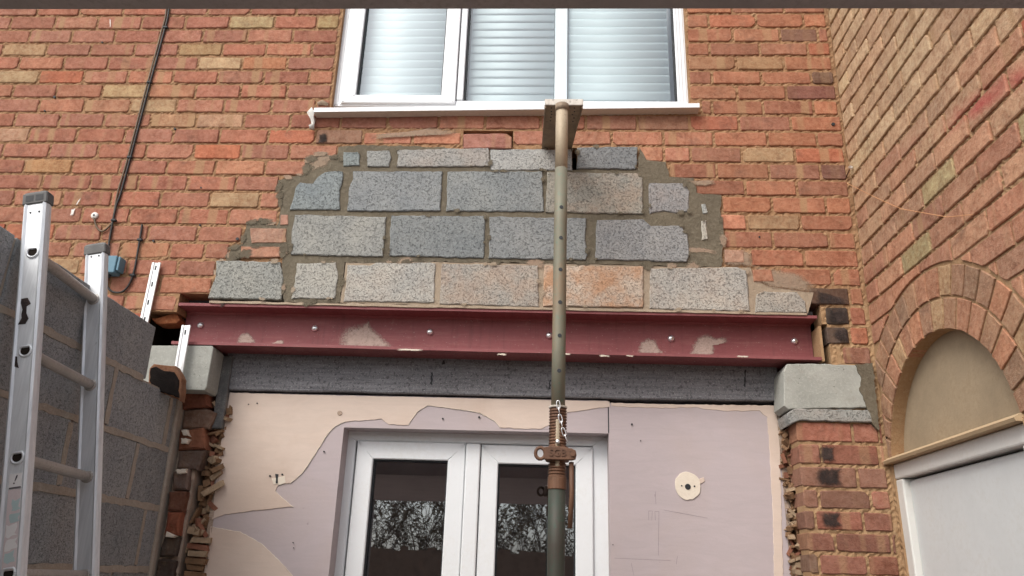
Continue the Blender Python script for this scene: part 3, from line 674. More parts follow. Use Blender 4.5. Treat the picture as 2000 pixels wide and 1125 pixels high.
# broken toothing left of the opening: brown glazed bricks cut back in the jamb
JB = [((357,766),(410,764),(411,796),(360,800),(122,70,54)), ((360,800),(398,796),(422,806),(408,838),(356,838),(126,100,86)), ((353,840),(400,836),(404,878),(350,880),(132,82,62)), ((352,880),(402,880),(388,918),(346,916),(102,84,76)),
      ((343,922),(372,918),(368,958),(340,958),(112,92,84)), ((336,962),(368,960),(360,1000),(332,1000),(110,70,56)), ((332,1002),(358,1002),(352,1046),(326,1046),(134,72,54)), ((322,1050),(352,1050),(345,1088),(312,1088),(76,66,60)), ((310,1094),(345,1094),(340,1135),(302,1135),(74,62,56))]
for r in JB:
    ob = prism('brick', rough_outline(px_poly(r[:-1], 0.1), 0.03, 0.003), fr_back, 0.085 + J(0.012), 0.26, M['brick'], wall, 0.009, 0.004); ob.color = (*lin(r[-1]), 0.1)
    ob['label'] = 'broken dark glazed brick in the left jamb'
for k in range(19):                      # the jamb goes on down to the ground
    z1 = 1.55 - k * HK
    if z1 < 0.08: break
    ob = prism('brick', brick_outline(-1.5 + J(0.01), -1.385 + J(0.012), z1 - HK + JT, z1 - JT), fr_back, 0.09, 0.26, M['brick'], wall, 0.006) if k < 2 else None
    if ob: ob.color = (*lin((84, 68, 60)), 0.1)
mb = MB(); relief(mb, fr_back, -1.545, -1.45, 0.0, 2.28, 0.115, 0.3, 0.02, 0.008); relief(mb, fr_back, -1.4495, -1.36, 0.0, 2.28, 0.215, 0.3, 0.02, 0.012); mb.build('jamb_mortar', M['plaster_edge'], wall)
for pts in ([(327,1038),(346,1046),(340,1050),(326,1049)], [(345,918),(366,916),(365,924),(347,926)], [(356,842),(366,840),(372,852),(360,850)], [(356,856),(372,858),(366,868),(355,866)]):
    prism('plaster_lump', rough_outline(px_poly(pts, 0.08), 0.008, 0.002), fr_back, 0.068, 0.1, M['pale_plaster'], wall, 0.003)

# added dark backing behind the beam so no light leaks through
mb = MB(); mb.box((-1.78, 0.30, 2.27), (-1.36, 0.34, 2.76)); mb.box((-1.36, 0.30, 2.27), (1.0, 0.34, 2.76)); mb.box((1.0, 0.30, 2.2), (XR + 0.1, 0.34, 2.76))
mb.box((-1.78, 0.25, 0.0), (-1.46, 0.30, 2.2)); mb.box((0.975, 0.28, 0.0), (1.2, 0.32, 2.2))
mb.box((-1.78, 0.10, 2.44), (-1.74, 0.30, 2.72)); mb.box((-0.5, 0.11, 3.4), (0.2, 0.13, 3.6))
mb.build('light_stop_backing', M['dark'], wall)
# brick underside left above the gap
ob = prism('brick', rough_outline(px_poly([(296,622),(345,612),(352,625),(345,632),(305,632)], 0.03), 0.02, 0.003), fr_back, 0.03, 0.1, M['brick'], wall, 0.003); ob.color = (*lin((128,74,46)), 0.0)
# black tar marks on the bricks over the beam's end
for pts in ([(1592,566),(1620,572),(1648,582),(1656,588),(1658,597),(1590,596)], [(1616,603),(1628,606),(1640,603),(1657,606),(1656,633),(1640,634),(1616,632)], [(1632,641),(1658,640),(1658,672),(1640,670),(1622,655)], [(437,591),(443,592),(433,604),(430,598)]):
    smear('tar_mark', rough_outline(px_poly(pts), 0.012, 0.002), fr_back, -0.0055, M['soot'], wall, 0.008)
# darker patch below the left end of the window sill
for pts in ([(622,262),(640,258),(641,280),(620,284)], ):
    smear('dark_streak', rough_outline(px_poly(pts), 0.012, 0.004), fr_back, -0.0055, M['soot'], wall, 0.02)
# small drill holes with dark cores
def hole(px, py, r, name='drill_hole', parent=wall):
    c = at(px, py); mbh = MB(); mbh.tube([(c.x, -0.0045, c.z), (c.x, 0.003, c.z)], r, 10); return mbh.build(name, M['gasket'], parent)
for a in ((1627,243,0.008),(464,467,0.007),(1483,463,0.004),(300,471,0.005),(391,440,0.004),(393,367,0.004),(200,83,0.004),(107,190,0.006),(342,252,0.005),(88,217,0.004)): hole(*a)

# ---------------------------------------------------------------- right-hand wall with its arch
rwall = thing('side_wall', 'tan and red brick side wall with a double brick arch over a door', 'wall', (XR, -0.5, 0.0))
AC, AR0, AR1, AR2 = (-0.462, 1.993), 0.446, 0.554, 0.664
def in_arch(u, z): return z > AC[1] and math.hypot(u - AC[0], z - AC[1]) < AR2 + 0.004 or (z <= AC[1] and abs(u - AC[0]) < AR0 + 0.01)
def side_col(u, z):
    far = min(max((z - 2.6) / 0.9, 0), 1)                       # weathered paler and dustier higher up
    a = random.choice([(164,98,72),(156,92,70),(170,104,76),(148,92,72)]); b2 = random.choice([(172,132,102),(166,128,98),(174,136,102),(162,120,92),(168,124,96)])
    t = min(max(far + J(0.25), 0), 1); c = [(a[i] + (b2[i] - a[i]) * t) * 1.15 for i in range(3)]
    if random.random() < 0.03: c = (176, 142, 98)
    return lin(c)
JS = 0.005; nside = 0; fill = []
for k in range(-6, 42):
    z1 = zk(k, XR) if k < 21 else 2.447 - HK * (k - 21); z0 = zk(k + 1, XR) if k < 20 else 2.447 - HK * (k - 20)
    if z0 < 0.05: break
    z1 -= JS; z0 += JS
    edges = [0.0] + [-(0.122 if (k + 1) % 2 == 0 else 0.243) - 0.2275 * i for i in range(9)]
    for i in range(len(edges) - 1):
        u1, u0 = edges[i] - JS - (0.006 if i == 0 else 0), edges[i + 1] + JS
        zm = (z0 + z1) / 2
        # cut the brick against the arch
        pts = [(u0, z0), (u1, z0), (u1, z1), (u0, z1)]
        ins = [in_arch(*p) for p in pts]
        um = (u0 + u1) / 2
        if all(ins) or (zm < AC[1] and in_arch(um, zm)): continue
        vis = u0 > -1.45 and k >= -1 and zm > 1.55
        if any(ins) or (zm > AC[1] and in_arch(um, z0)):
            o2 = []
            N = 14
            us = [u0 + (u1 - u0) * t / N for t in range(N + 1)]
            def zarch(u):
                dd = (AR2 + 0.009) ** 2 - (u - AC[0]) ** 2
                return AC[1] + math.sqrt(dd) if dd > 0 else -9
            bot = [(u, max(z0, min(zarch(u), z1))) for u in us]
            good = [p for p in bot if p[1] < z1 - 0.006]
            if len(good) < 3: continue
            if zm < AC[1] + 0.05: 
                a = max(u0, AC[0] + AR0 + 0.012) if um > AC[0] else u0; b3 = min(u1, AC[0] - AR2 - 0.01) if um < AC[0] else u1
            outl = [Vector(p) for p in good] + [Vector((good[-1][0], z1)), Vector((good[0][0], z1))]
            ob = prism('brick', outl, fr_right, J(0.0015), 0.09, M['brick_side'], rwall, 0.002); ob.color = (*soft(side_col(um, zm)), random.uniform(0, 0.3)); continue
        if vis:
            c = side_col(um, zm)
            if math.hypot(um + 0.47, zm - 2.71) < 0.09 and u0 < -0.47 < u1: c = lin((170, 138, 94))
            brick(u0, u1, z0, z1, fr_right, rwall, c, random.uniform(0.4, 0.9) if random.random() < 0.2 else 0.05, M['brick_side']); nside += 1
        else: fill.append((u0, u1, z0, z1))
o = stuff_bricks(fill, fr_right, rwall, M['brick_side'], 'outlying_brickwork')
# mortar sheet with the arch cut out (a fan of quads)
mb = MB()
def rq(u0, u1, z0, z1):
    relief(mb, fr_right, u0, u1, z0, z1, 0.0065, 0.12)
rq(-2.2, AC[0] - AR0, 0, AC[1]); rq(AC[0] + AR0, 0.1, 0, AC[1]); rq(-2.2, 0.1, AC[1] + AR2, 4.72); rq(AC[0] + AR2, 0.1, AC[1], AC[1] + AR2)
rq(-2.2, AC[0] - AR2, AC[1], AC[1] + AR2)
N = 40
for i in range(N):
    a0, a1 = math.pi * i / N, math.pi * (i + 1) / N
    vs = []
    for d in (0.0065, 0.12):
        for r_, a in ((AR0, a0), (AR0, a1)): vs.append(fr_right(AC[0] + r_ * math.cos(a), AC[1] + r_ * math.sin(a), d))
        for a in (a1, a0):
            u = AC[0] + AR2 * 1.0 * math.cos(a); z = AC[1] + AR2 * math.sin(a)
            # push out to the square round the ring
            t = min((AR2) / max(abs(math.cos(a)), 1e-6), (AR2) / max(math.sin(a), 1e-6)); u = AC[0] + t * math.cos(a); z = AC[1] + t * math.sin(a)
            vs.append(fr_right(u, z, d))
    mb.add(vs, [(0, 1, 2, 3), (0, 4, 5, 1)])
mb.build('sandy_mortar', M['mortar_side'], rwall)
# the two rings of the arch
for r0, r1, n, off in ((AR0, AR1, 19, 0.0), (AR1, AR2, 23, 0.5)):
    for i in range(n):
        a0 = math.pi * (i + 0.07) / n; a1 = math.pi * (i + 0.93) / n
        ri, ro = r0 + (0.001 if r0 == AR0 else 0.005), r1 - 0.005
        gap = 0.0045 / ri
        pts = [(ri, a0), (ri, (a0 + a1) / 2), (ri, a1), ((ri + ro) / 2, a1), (ro, a1), (ro, (a0 + a1) / 2), (ro, a0), ((ri + ro) / 2, a0)]
        outl = [Vector((AC[0] + r_ * math.cos(a) + J(0.0015), AC[1] + r_ * math.sin(a) + J(0.0015))) for r_, a in pts]
        if max(p.x for p in outl) > -0.004:
            if min(p.x for p in outl) > -0.03: continue
            for p in outl: p.x = min(p.x, -0.006)
        c = random.choice([(152,100,76),(146,104,80),(138,98,78),(160,102,74),(132,98,80),(154,118,86)])
        ob = prism('arch_brick', outl, fr_right, J(0.001), 0.11, M['brick_side'], rwall, 0.0022, 0.0005); ob.color = (*soft(tuple(v * w for v, w in zip(lin(c), (1.5, 1.32, 1.2)))), 0.1)
# rendered panel that fills the arch
pn = [Vector((AC[0] + (AR0 + 0.01) * math.cos(math.pi * i / 32), AC[1] + (AR0 + 0.01) * math.sin(math.pi * i / 32))) for i in range(33)]
prism('arch_panel', pn, fr_right, 0.055, 0.1, M['render_tan'], rwall)
mb = MB(); mb.box(fr_right(-2.2, 0, 0.121), fr_right(0.3, 4.72, 0.16)); mb.build('wall_core', M['dark'], rwall)

# ---------------------------------------------------------------- side door
door = thing('side_door', 'white panelled side door under the brick arch at the right edge', 'door', (XR + 0.05, AC[0], 0.0))
ua, ub = AC[0] - AR0 - 0.005, AC[0] + AR0 + 0.005
mb = MB(); z_ = 2.062
mb.add([fr_right(u, z, d) for u in (ua + 0.006, ub + 0.05) for (z, d) in ((z_ - 0.012, -0.018), (z_ - 0.002, -0.022), (z_ + 0.012, 0.0), (z_ + 0.016, 0.054), (z_ - 0.012, 0.054))],
       [(0, 1, 6, 5), (1, 2, 7, 6), (2, 3, 8, 7), (4, 0, 5, 9), (0, 4, 3, 2, 1), (5, 6, 7, 8, 9)])
mb.build('drip_trim', M['trim'], door)
mb = MB(); mb.box(fr_right(ua, 1.992, 0.012), fr_right(ub, 2.049, 0.08)); mb.build('head_frame', M['door_frame'], door, bevel=0.006, seg=2)
for u0, u1 in ((ua, ua + 0.055), (ub - 0.058, ub)):
    mb = MB(); mb.box(fr_right(u0, 0.02, 0.014), fr_right(u1, 1.99, 0.08)); mb.build('jamb_frame', M['door_frame'], door, bevel=0.006, seg=2)
mb = MB(); mb.box(fr_right(ua + 0.056, 0.02, 0.040), fr_right(ub - 0.059, 1.982, 0.075)); mb.build('door_panel', M['door_panel'], door, bevel=0.004)
mb = MB(); mb.box(fr_right(ua + 0.055, 0.02, 0.062), fr_right(ub - 0.058, 1.991, 0.07)); mb.build('rebate_seal', M['gasket'], door)

# ---------------------------------------------------------------- block wall on the left
lwall = thing('block_wall', 'grey concrete block wall running forward on the left behind the ladder', 'wall', (XL, -0.9, 0.0))
zt = 2.487
def lrow(zlist, edges, far):
    pass
rows = [(2.487, 2.277, [-0.232, -0.672, -1.11, -1.55, -2.0, -2.45], 0), (2.264, 2.053, [0.08, -0.0, -0.449, -0.895, -1.34, -1.79, -2.24], 0.02), (2.038, 1.822, [0.13, -0.205, -0.645, -1.09, -1.54, -1.99], 0.0), (1.806, 1.59, [0.135, -0.05, -0.42, -0.865, -1.31, -1.76, -2.2], 0.0), (1.575, 1.36, [0.13, -0.2, -0.64, -1.08, -1.53, -1.98], 0)]
for i in range(6):
    z1 = 1.345 - 0.225 * i; rows.append((z1, max(z1 - 0.212, 0.01), [0.13] + [-(0.06 if i % 2 else 0.2) - 0.445 * j for j in range(6)], 0))
for z1, z0, us, _ in rows:
    for j in range(len(us) - 1):
        u1, u0 = us[j] - 0.006, us[j + 1] + 0.007
        if z1 > 2.4 and j == 0: u1 = us[j]
        ob = prism('concrete_block', rough_outline([Vector((u0, z0)), Vector((u1, z0)), Vector((u1, z1)), Vector((u0, z1))], 0.05, 0.0018), fr_left, J(0.002), 0.1, M['block_left'], lwall, 0.004)
        k = random.uniform(0.88, 1.12); ob.color = (0.29 * k, 0.295 * k, 0.295 * k, 1)
mb = MB(); mb.box(fr_left(-2.5, 0, 0.006), fr_left(0.13, 2.27, 0.095)); mb.box(fr_left(-2.5, 2.2705, 0.006), fr_left(-0.24, 2.482, 0.095)); mb.build('grey_mortar', M['cement_left'], lwall)
# smeared joints standing proud of the blocks
def strap(u0, z0, u1, z1, w):
    a, b2 = Vector((u0, z0)), Vector((u1, z1)); d = (b2 - a).normalized(); n_ = Vector((-d.y, d.x)) * w
    prism('joint_smear', rough_outline([a - n_, b2 - n_, b2 + n_, a + n_], 0.03, 0.003), fr_left, -0.003, 0.01, M['cement_left'], lwall)
for a in ((-2.4,2.271,-0.26,2.271,0.012), (-2.4,2.046,0.07,2.046,0.011), (-2.4,1.814,0.12,1.814,0.012), (-2.4,1.582,0.12,1.582,0.011), (-0.449,2.06,-0.455,2.262,0.012), (0.0,2.06,-0.004,2.25,0.013), (-0.205,1.83,-0.2,2.03,0.012), (-0.05,1.6,-0.05,1.8,0.011), (-0.865,1.6,-0.87,1.8,0.012), (-0.645,1.83,-0.65,2.03,0.013)): strap(*a)
prism('corner_fillet', rough_outline([Vector((0.09, 0.0)), Vector((0.16, 0.0)), Vector((0.15, 2.25)), Vector((0.05, 2.25))], 0.05, 0.004), fr_left, -0.012, 0.05, M['cement_left'], lwall, 0.008)

# ================================================================== BEAM, LINTEL, PADSTONES
XB0, XB1 = -1.595, 1.125
beam = thing('steel_beam', 'long dark red primed steel beam bolted under the new blockwork', 'steel beam', ((XB0 + XB1) / 2, 0.1, 2.48))
zt0, zt1 = 2.669, 2.657            # top flange, left and right ends
zb0, zb1 = 2.484, 2.465
def ibeam(x, ztop, zbot):
    tf = 0.0125; y0, y1, yw0, yw1 = -0.002, 0.198, 0.090, 0.102
    return [(x,y0,ztop),(x,y0,ztop-tf),(x,yw0-0.008,ztop-tf-0.001),(x,yw0,ztop-tf-0.009),(x,yw0,zbot+tf+0.009),(x,yw0-0.008,zbot+tf+0.001),(x,y0,zbot+tf),(x,y0,zbot),(x,y1,zbot),(x,y1,zbot+tf),(x,yw1,zbot+tf),(x,yw1,ztop-tf),(x,y1,ztop-tf),(x,y1,ztop)]
mb = MB(); NS = 24; rings = []
for i in range(NS + 1):
    t = i / NS; rings += ibeam(XB0 + (XB1 - XB0) * t, zt0 + (zt1 - zt0) * t + J(0.0006), zb0 + (zb1 - zb0) * t + J(0.0006))
n = 14; fs = []
for i in range(NS):
    for k in range(n): k2 = (k + 1) % n; fs.append((i*n+k, (i+1)*n+k, (i+1)*n+k2, i*n+k2))
fs.append(tuple(range(n))); fs.append(tuple(reversed([NS*n+k for k in range(n)])))
mb.add(rings, fs); mb.build('beam_section', M['red_steel'], beam)
for px, py in ((391,635),(615,641),(840,648),(1073,655),(1311,661),(1552,666)):
    c = at(px, py, 0.085); mb = MB()
    prof = [(0.0,0.0145),(0.004,0.0145),(0.008,0.0125),(0.0115,0.008),(0.013,0.0)]
    vs = []; m_ = 14
    for y, r_ in prof: vs += [(c.x + r_ * math.cos(2*math.pi*k/m_), 0.0895 - y, c.z + r_ * math.sin(2*math.pi*k/m_)) for k in range(m_)]
    fs = [(i*m_+k, i*m_+(k+1)%m_, (i+1)*m_+(k+1)%m_, (i+1)*m_+k) for i in range(len(prof)-1) for k in range(m_)]
    mb.add(vs, fs).build('bolt', M['steel_bright'], beam, True)
for pts in ([(668,676),(670,650),(680,638),(707,634),(718,623),(722,636),(735,648),(748,660),(764,678)], [(462,668),(470,652),(484,648),(492,658),(498,669)], [(1248,690),(1252,668),(1268,660),(1280,664),(1292,690)], [(1349,695),(1358,672),(1368,655),(1382,652),(1400,660),(1418,656),(1416,668),(1395,672),(1394,694)], [(528,671),(545,664),(554,665),(552,672)]):
    smear('mortar_splash', rough_outline(px_poly([(sum(q_[0] for q_ in pts) / len(pts) + (x - sum(q_[0] for q_ in pts) / len(pts)) * 1.3, sum(q_[1] for q_ in pts) / len(pts) + (yv - sum(q_[1] for q_ in pts) / len(pts)) * 1.22) for x, yv in pts], 0.085), 0.008, 0.004), fr_back, 0.0885, M['splash'], beam)
# mortar squeezed along the flange edges
for x0, x1, y0, y1, h_ in ((410,1575,590,613,3.0),):
    mb = MB(); N = 70; vs = []
    for i in range(N + 1):
        t = i / N; px = x0 + (x1 - x0) * t; py = 591 + (616.5 - 591) * (px - 345) / 1255
        a = at(px, py - 4.5 + J(1.2)); b2 = at(px, py + 0.4 + J(0.6)); vs += [(a.x, -0.006, a.z), (b2.x, -0.008, b2.z), (b2.x, 0.02, b2.z), (a.x, 0.02, a.z)]
    fs = [(4*i+k, 4*(i+1)+k, 4*(i+1)+(k+1)%4, 4*i+(k+1)%4) for i in range(N) for k in range(4)]
    mb.add(vs, fs).build('bedding_mortar', M['cement_pale'], beam)
for px, py, w in ((800,690,28),(980,699,10),(1100,698,16),(1180,702,12),(1230,702,8),(1450,703,14)):
    a = at(px - w, py - 5, 0); b2 = at(px + w, py - 4.0, 0)
    smear('bare_scrape', rough_outline([Vector((a.x, a.z)), Vector((b2.x, b2.z)), Vector((b2.x, b2.z + 0.008)), Vector((a.x, a.z + 0.009))], 0.008, 0.0015), fr_back, -0.0035, M['pale_plaster'], beam)

lint = thing('concrete_lintel', 'sooty dark grey concrete lintel between red beam and plaster', 'lintel', (-0.2, 0.15, 2.33))
LP_ = [(444,688),(700,693),(1000,702),(1250,709),(1519,714),(1518,783),(1250,779),(1000,774),(700,766),(444,761)]
prism('lintel_face', rough_outline([Vector((p.x, p.z)) for p in (at(x, y - (12 if i < 5 else 0), 0.13) for i, (x, y) in enumerate(LP_))], 0.06, 0.0015), fr_back, 0.13, 0.29, M['lintel'], lint, 0.005)
for x0, y0, y1 in ((842,728,752),(1455,722,756),(866,703,712),(1073,742,760)):
    prism('crack', rough_outline(px_poly([(x0,y0),(x0+3,y0),(x0+2,y1),(x0-2,y1)], 0.128), 0.008, 0.003), fr_back, 0.1285, 0.135, M['gasket'], lint)

padL = thing('padstone', 'pale grey concrete padstone under the left end of the red beam', 'padstone', (-1.55, 0.05, 2.28), 'padstones')
PLp = [(-1.70, 2.289), (-1.417, 2.286), (-1.41, 2.30), (-1.409, 2.468), (-1.416, 2.478), (-1.70, 2.474)]
prism('block_body', [Vector(p) for p in PLp], fr_back, -0.004, 0.112, M['pad'], padL, 0.0025)
mb = MB(); mb.box((-1.418, 0.118, 2.15), (-1.37, 0.24, 2.47)); 
shim = mb.build('packing_slate', M['cap'], padL, bevel=0.004)
padR = thing('padstone', 'pale grey concrete padstone under the right end of the red beam', 'padstone', (1.15, 0.05, 2.26), 'padstones')
prism('block_body', rough_outline(px_poly([(1529,726),(1536,712),(1600,712),(1694,716),(1698,797),(1538,800),(1530,794)]), 0.02, 0.0018), fr_back, -0.012, 0.13, M['pad'], padR, 0.003)
prism('side_cement', rough_outline(px_poly([(1668,714),(1702,711),(1714,842),(1702,830),(1692,800),(1684,782),(1676,764),(1679,740)]), 0.010, 0.003), fr_back, -0.0165, 0.1, M['cement'], padR)
slab = prism('concrete_slab', rough_outline(px_poly([(1535,808),(1548,800),(1700,802),(1706,808),(1706,826),(1560,822),(1540,830)]), 0.02, 0.002), fr_back, -0.016, 0.12, M['block'], None, 0.003)
slab.color = (*lin((150, 150, 146)), 0.9)
tag(slab, 'thin rough grey slab between the right padstone and the brick pillar', 'slab')

# blackened broken brick lodged on top of the block wall's lower course
bb = thing('broken_brick', 'soot blackened broken brick wedged at the end of the block wall', 'brick', (-1.5, -0.12, 2.24))
yy = -0.10
prism('brick_shell', rough_outline(px_poly([(291,718),(300,711),(342,714),(350,728),(356,738),(352,782),(330,772),(300,762),(290,745)], yy), 0.02, 0.003), fr_back, yy, yy + 0.045, M['brick'], bb, 0.003).color = (*lin((128, 88, 66)), 0)
prism('burnt_face', rough_outline(px_poly([(294,719),(306,716),(322,725),(341,728),(349,742),(350,776),(330,770),(299,760),(292,745)], yy), 0.014, 0.003), fr_back, yy - 0.004, yy + 0.01, M['burnt'], bb, 0.003)

# ================================================================== PLASTER WALL AND FRENCH DOORS
YP = 0.148
pl = thing('plaster_wall', 'lilac and cream plastered inner wall round the white french doors', 'wall', (-0.25, YP, 0.0))
ox0, ox1, oz = at(672, 832, YP).x, at(1188, 848, YP).x, 2.172
pxl, pxr = -1.375, 0.972
ztp = 2.311
for nm, (a, b2, c, d) in (('plaster_panel', (pxl, ox0, 0, ztp)), ('plaster_panel', (ox0, ox1, oz, ztp)), ('plaster_panel', (ox1 + 0.002, pxr, 0, ztp - 0.01))):
    outl = rough_outline([Vector((a, c)), Vector((b2, c)), Vector((b2, d)), Vector((a, d))], 0.05, 0.0)
    for p in outl:
        if p.x < pxl + 0.01: p.x += (2.31 - p.y) * 0.03 + J(0.006) - 0.004
        if p.x > pxr - 0.01: p.x += J(0.005)
    prism(nm, outl, fr_back, YP, YP + 0.14, M['lilac'], pl)
CRA = [(447,767),(660,773),(1000,780),(1191,784),(1190,794),(1135,803),(1107,806),(1107,821),(1078,826),(1057,839),(978,836),(965,822),(935,806),(900,800),(835,792),(815,804),(797,831),(760,829),(745,819),(700,822),(674,824),(655,832),(640,848),(612,893),(590,925),(568,944),(545,945),(538,960),(572,990),(500,997),(440,1005),(415,1014),(418,980),(430,880)]
def cream(pts, y=YP, th=0.003, mat='cream', seg=0.014, j=0.0018, name='skim_coat'):
    return prism(name, rough_outline(px_poly(pts, YP), seg, j), fr_back, YP - th, YP + 0.01, M[mat], pl, 0.0012)
cream(CRA)
cream([(412,1029),(470,1039),(515,1065),(545,1095),(575,1128),(610,1200),(620,1400),(370,1400),(388,1200),(400,1110)])
cream([(1194,787),(1300,790),(1522,792),(1524,900),(1530,1130),(1534,1300),(1514,1300),(1512,1125),(1509,1000),(1503,880),(1498,815),(1484,803),(1420,803),(1380,800),(1360,796),(1300,797),(1240,796),(1194,793)], th=0.002, mat='cream')
mb = MB(); mb.box((ox1 - 0.0005, YP - 0.0015, oz + 0.002), (ox1 + 0.0035, YP + 0.002, 2.305)); mb.build('board_joint', M['gasket'], pl)
# pale tubes painting in the lit torn edges of the skim coat
def rim(pts, rad=0.0013):
    C_ = px_poly(pts, YP); L_ = []
    for a_, b_ in zip(C_, C_[1:]):
        k_ = max(1, int((b_ - a_).length / 0.012)); L_ += [a_.lerp(b_, q_ / k_) + Vector((J(0.0014), J(0.0014))) for q_ in range(k_)]
    L_.append(C_[-1])
    m2 = MB(); m2.tube([(p.x, YP - 0.0026 + J(0.0005), p.y) for p in L_], [rad * random.uniform(0.5, 1.5) for _ in L_], 5); m2.build('lit_torn_rim', M['pale_plaster'], pl)
for a in ([(412,1029),(470,1039),(515,1065),(545,1095),(575,1128),(610,1200)], [(538,960),(572,990),(573,990)], [(674,824),(655,832),(640,848),(612,893),(590,925),(568,944),(566,945)], [(978,836),(965,822),(935,806),(900,800),(835,792),(815,804),(797,831)]): rim(a)
# broken edges of the plaster
for sx, top in ((-1, at(443, 764, YP)), (1, at(1520, 788, YP))):
    mb = MB(); N = 60; vs = []
    for i in range(N + 1):
        z = 2.312 - (2.312 - 0.9) * i / N
        x = (pxl - 0.004 + (2.31 - z) * 0.03) if sx < 0 else pxr + 0.002
        w = 0.02 + abs(J(0.012)); vs += [(x - sx * 0.008, YP - 0.003 + J(0.002), z), (x + sx * w * 0.6, YP + 0.004 + J(0.006), z), (x + sx * w, YP + 0.03 + J(0.01), z), (x + sx * w * 0.9, YP + 0.13, z)]
    fs = [(4*i+k, 4*i+k+1, 4*(i+1)+k+1, 4*(i+1)+k) for i in range(N) for k in range(3)]
    mb.add(vs, fs).build('broken_edge', M['plaster_edge'], pl)
# disc of bare filler with its cable hole, screw holes
c = at(1343, 949, YP)
prism('filler_disc', [Vector((c.x + 0.052 * math.cos(a) * (1 + J(0.05)), c.z + 0.056 * math.sin(a) * (1 + J(0.05)))) for a in [2 * math.pi * i / 26 for i in range(26)]], fr_back, YP - 0.0045, YP + 0.005, M['pale_plaster'], pl, 0.001)
cream([(1366,935),(1375,933),(1377,940),(1370,945),(1362,944)], th=0.0035, name='filler_chip')
def phole(px, py, r, mat='gasket', name='screw_hole'):
    c = at(px, py, YP); m2 = MB(); m2.tube([(c.x, YP - 0.0062, c.z), (c.x, YP + 0.003, c.z)], r, 10); m2.build(name, M[mat], pl)
phole(1343, 951, 0.012, name='cable_hole'); phole(1331, 949, 0.003); phole(1356, 950, 0.0035)
for a in ((1234,829,0.004),(633,882,0.003),(486,790,0.0025),(503,788,0.003),(528,930,0.004),(552,927,0.004),(865,818,0.0035),(936,815,0.004),(573,1060,0.002),(574,1070,0.002),(1197,1064,0.002),(1251,861,0.002)): phole(*a)
prism('old_screw_slot', rough_outline(px_poly([(538,926),(544,926),(543,935),(543,944),(539,944),(540,936)], YP), 0.01, 0.001), fr_back, YP - 0.0062, YP, M['gasket'], pl)
cream([(531,935),(557,930),(558,944),(548,947),(535,946)], th=0.0046, mat='pale_plaster', seg=0.01, name='filler_chip')
cream([(1057,839),(1078,827),(1107,822),(1107,839)], th=0.001, mat='lilac', name='paint_flake')
prism('old_rawlplug', [Vector((at(664, 807, YP).x + 0.011 * math.cos(a), at(664, 807, YP).z + 0.010 * math.sin(a))) for a in [2*math.pi*i/12 for i in range(12)]], fr_back, YP - 0.0055, YP, M['plaster_edge'], pl)
# pencil marks
def pencil(a, b2):
    p, q2 = at(*a, YP), at(*b2, YP); m2 = MB(); m2.tube([(p.x, YP - 0.0003, p.z), (q2.x, YP - 0.0003, q2.z)], 0.00042, 4); return m2
for a, b2 in (((1267,998),(1267,1016)),((1267,998),(1274,998)),((1274,998),(1273,1016)),((1279,999),(1280,1016)),((1279,999),(1287,999)),((1287,999),(1286,1085)),((1233,1100),(1238,1124)),((1280,960),(1281,985)),((1323,1086),(1321,1102)),((1200,1090),(1310,1095)),((1296,996),(1382,1012))):
    pencil(a, b2).build('pencil_mark', M['ink_dark'], pl)

# laths and splinters in the broken cavities each side
rnd = random.Random(5)
lathL = thing('lath_debris', 'splintered brown laths and rubble beside the left plaster edge', 'debris', (-1.36, 0.2, 0.0))
lathR = thing('lath_debris', 'splintered tan laths and rubble between right plaster edge and pillar', 'debris', (0.98, 0.2, 0.0))
def chunk(x, y, z, L, w, t, ang, root, mat, tilt=0.0):
    m2 = MB(); m2.box((-L/2, -t/2, -w/2), (L/2, t/2, w/2))
    ca, sa = math.cos(ang), math.sin(ang); ct, st = math.cos(tilt), math.sin(tilt)
    vs = []
    for v in m2.v:
        k = 1 + rnd.uniform(-0.18, 0.18); vx, vy, vz = v.x * k, v.y, v.z * (1 + rnd.uniform(-0.25, 0.25))
        vx, vz = vx * ca - vz * sa, vx * sa + vz * ca; vx, vy = vx * ct - vy * st, vx * st + vy * ct
        vs.append(Vector((x + vx, y + vy, z + vz)))
    q_ = rnd.random(); mat = M['lath'] if q_ < 0.55 else (M['lath2'] if q_ < 0.82 else M['rubble'])
    return link('lath_end', vs, m2.f, mat, root)
for i in range(150):
    z = 2.24 - i * 0.0043 + rnd.uniform(-0.01, 0.01); x = -1.383 - 0.028 * (2.24 - z) + rnd.uniform(-0.04, 0.028)
    chunk(x, 0.175 + rnd.uniform(-0.035, 0.03), z, rnd.uniform(0.02, 0.065), rnd.uniform(0.009, 0.026), 0.035, rnd.uniform(-1.5, 1.5), lathL, M['lath'], rnd.uniform(-0.6, 0.6))
for i in range(34):
    z = 1.70 - i * 0.0265; chunk(-1.385 - (1.70 - z) * 0.03 + rnd.uniform(-0.01, 0.006), 0.155 + rnd.uniform(-0.008, 0.008), z, 0.074 + rnd.uniform(-0.015, 0.01), 0.0205, 0.08, rnd.uniform(-0.09, 0.05), lathL, M['lath'], rnd.uniform(0.0, 0.25))
chunk(-1.37, 0.12, 1.90, 0.095, 0.022, 0.014, 0.62, lathL, M['lath'], 0.2)
chunk(-1.36, 0.125, 1.985, 0.05, 0.02, 0.014, 0.5, lathL, M['lath'], 0.2)
for i in range(150):
    z = 2.2 - i * 0.0042 + rnd.uniform(-0.01, 0.01); x = 0.988 + rnd.uniform(-0.016, 0.022)
    chunk(x, 0.15 + rnd.uniform(-0.04, 0.03), z, rnd.uniform(0.012, 0.05), rnd.uniform(0.005, 0.017), 0.025, rnd.uniform(-1.5, 1.5), lathR, M['lath'], rnd.uniform(-0.6, 0.6))
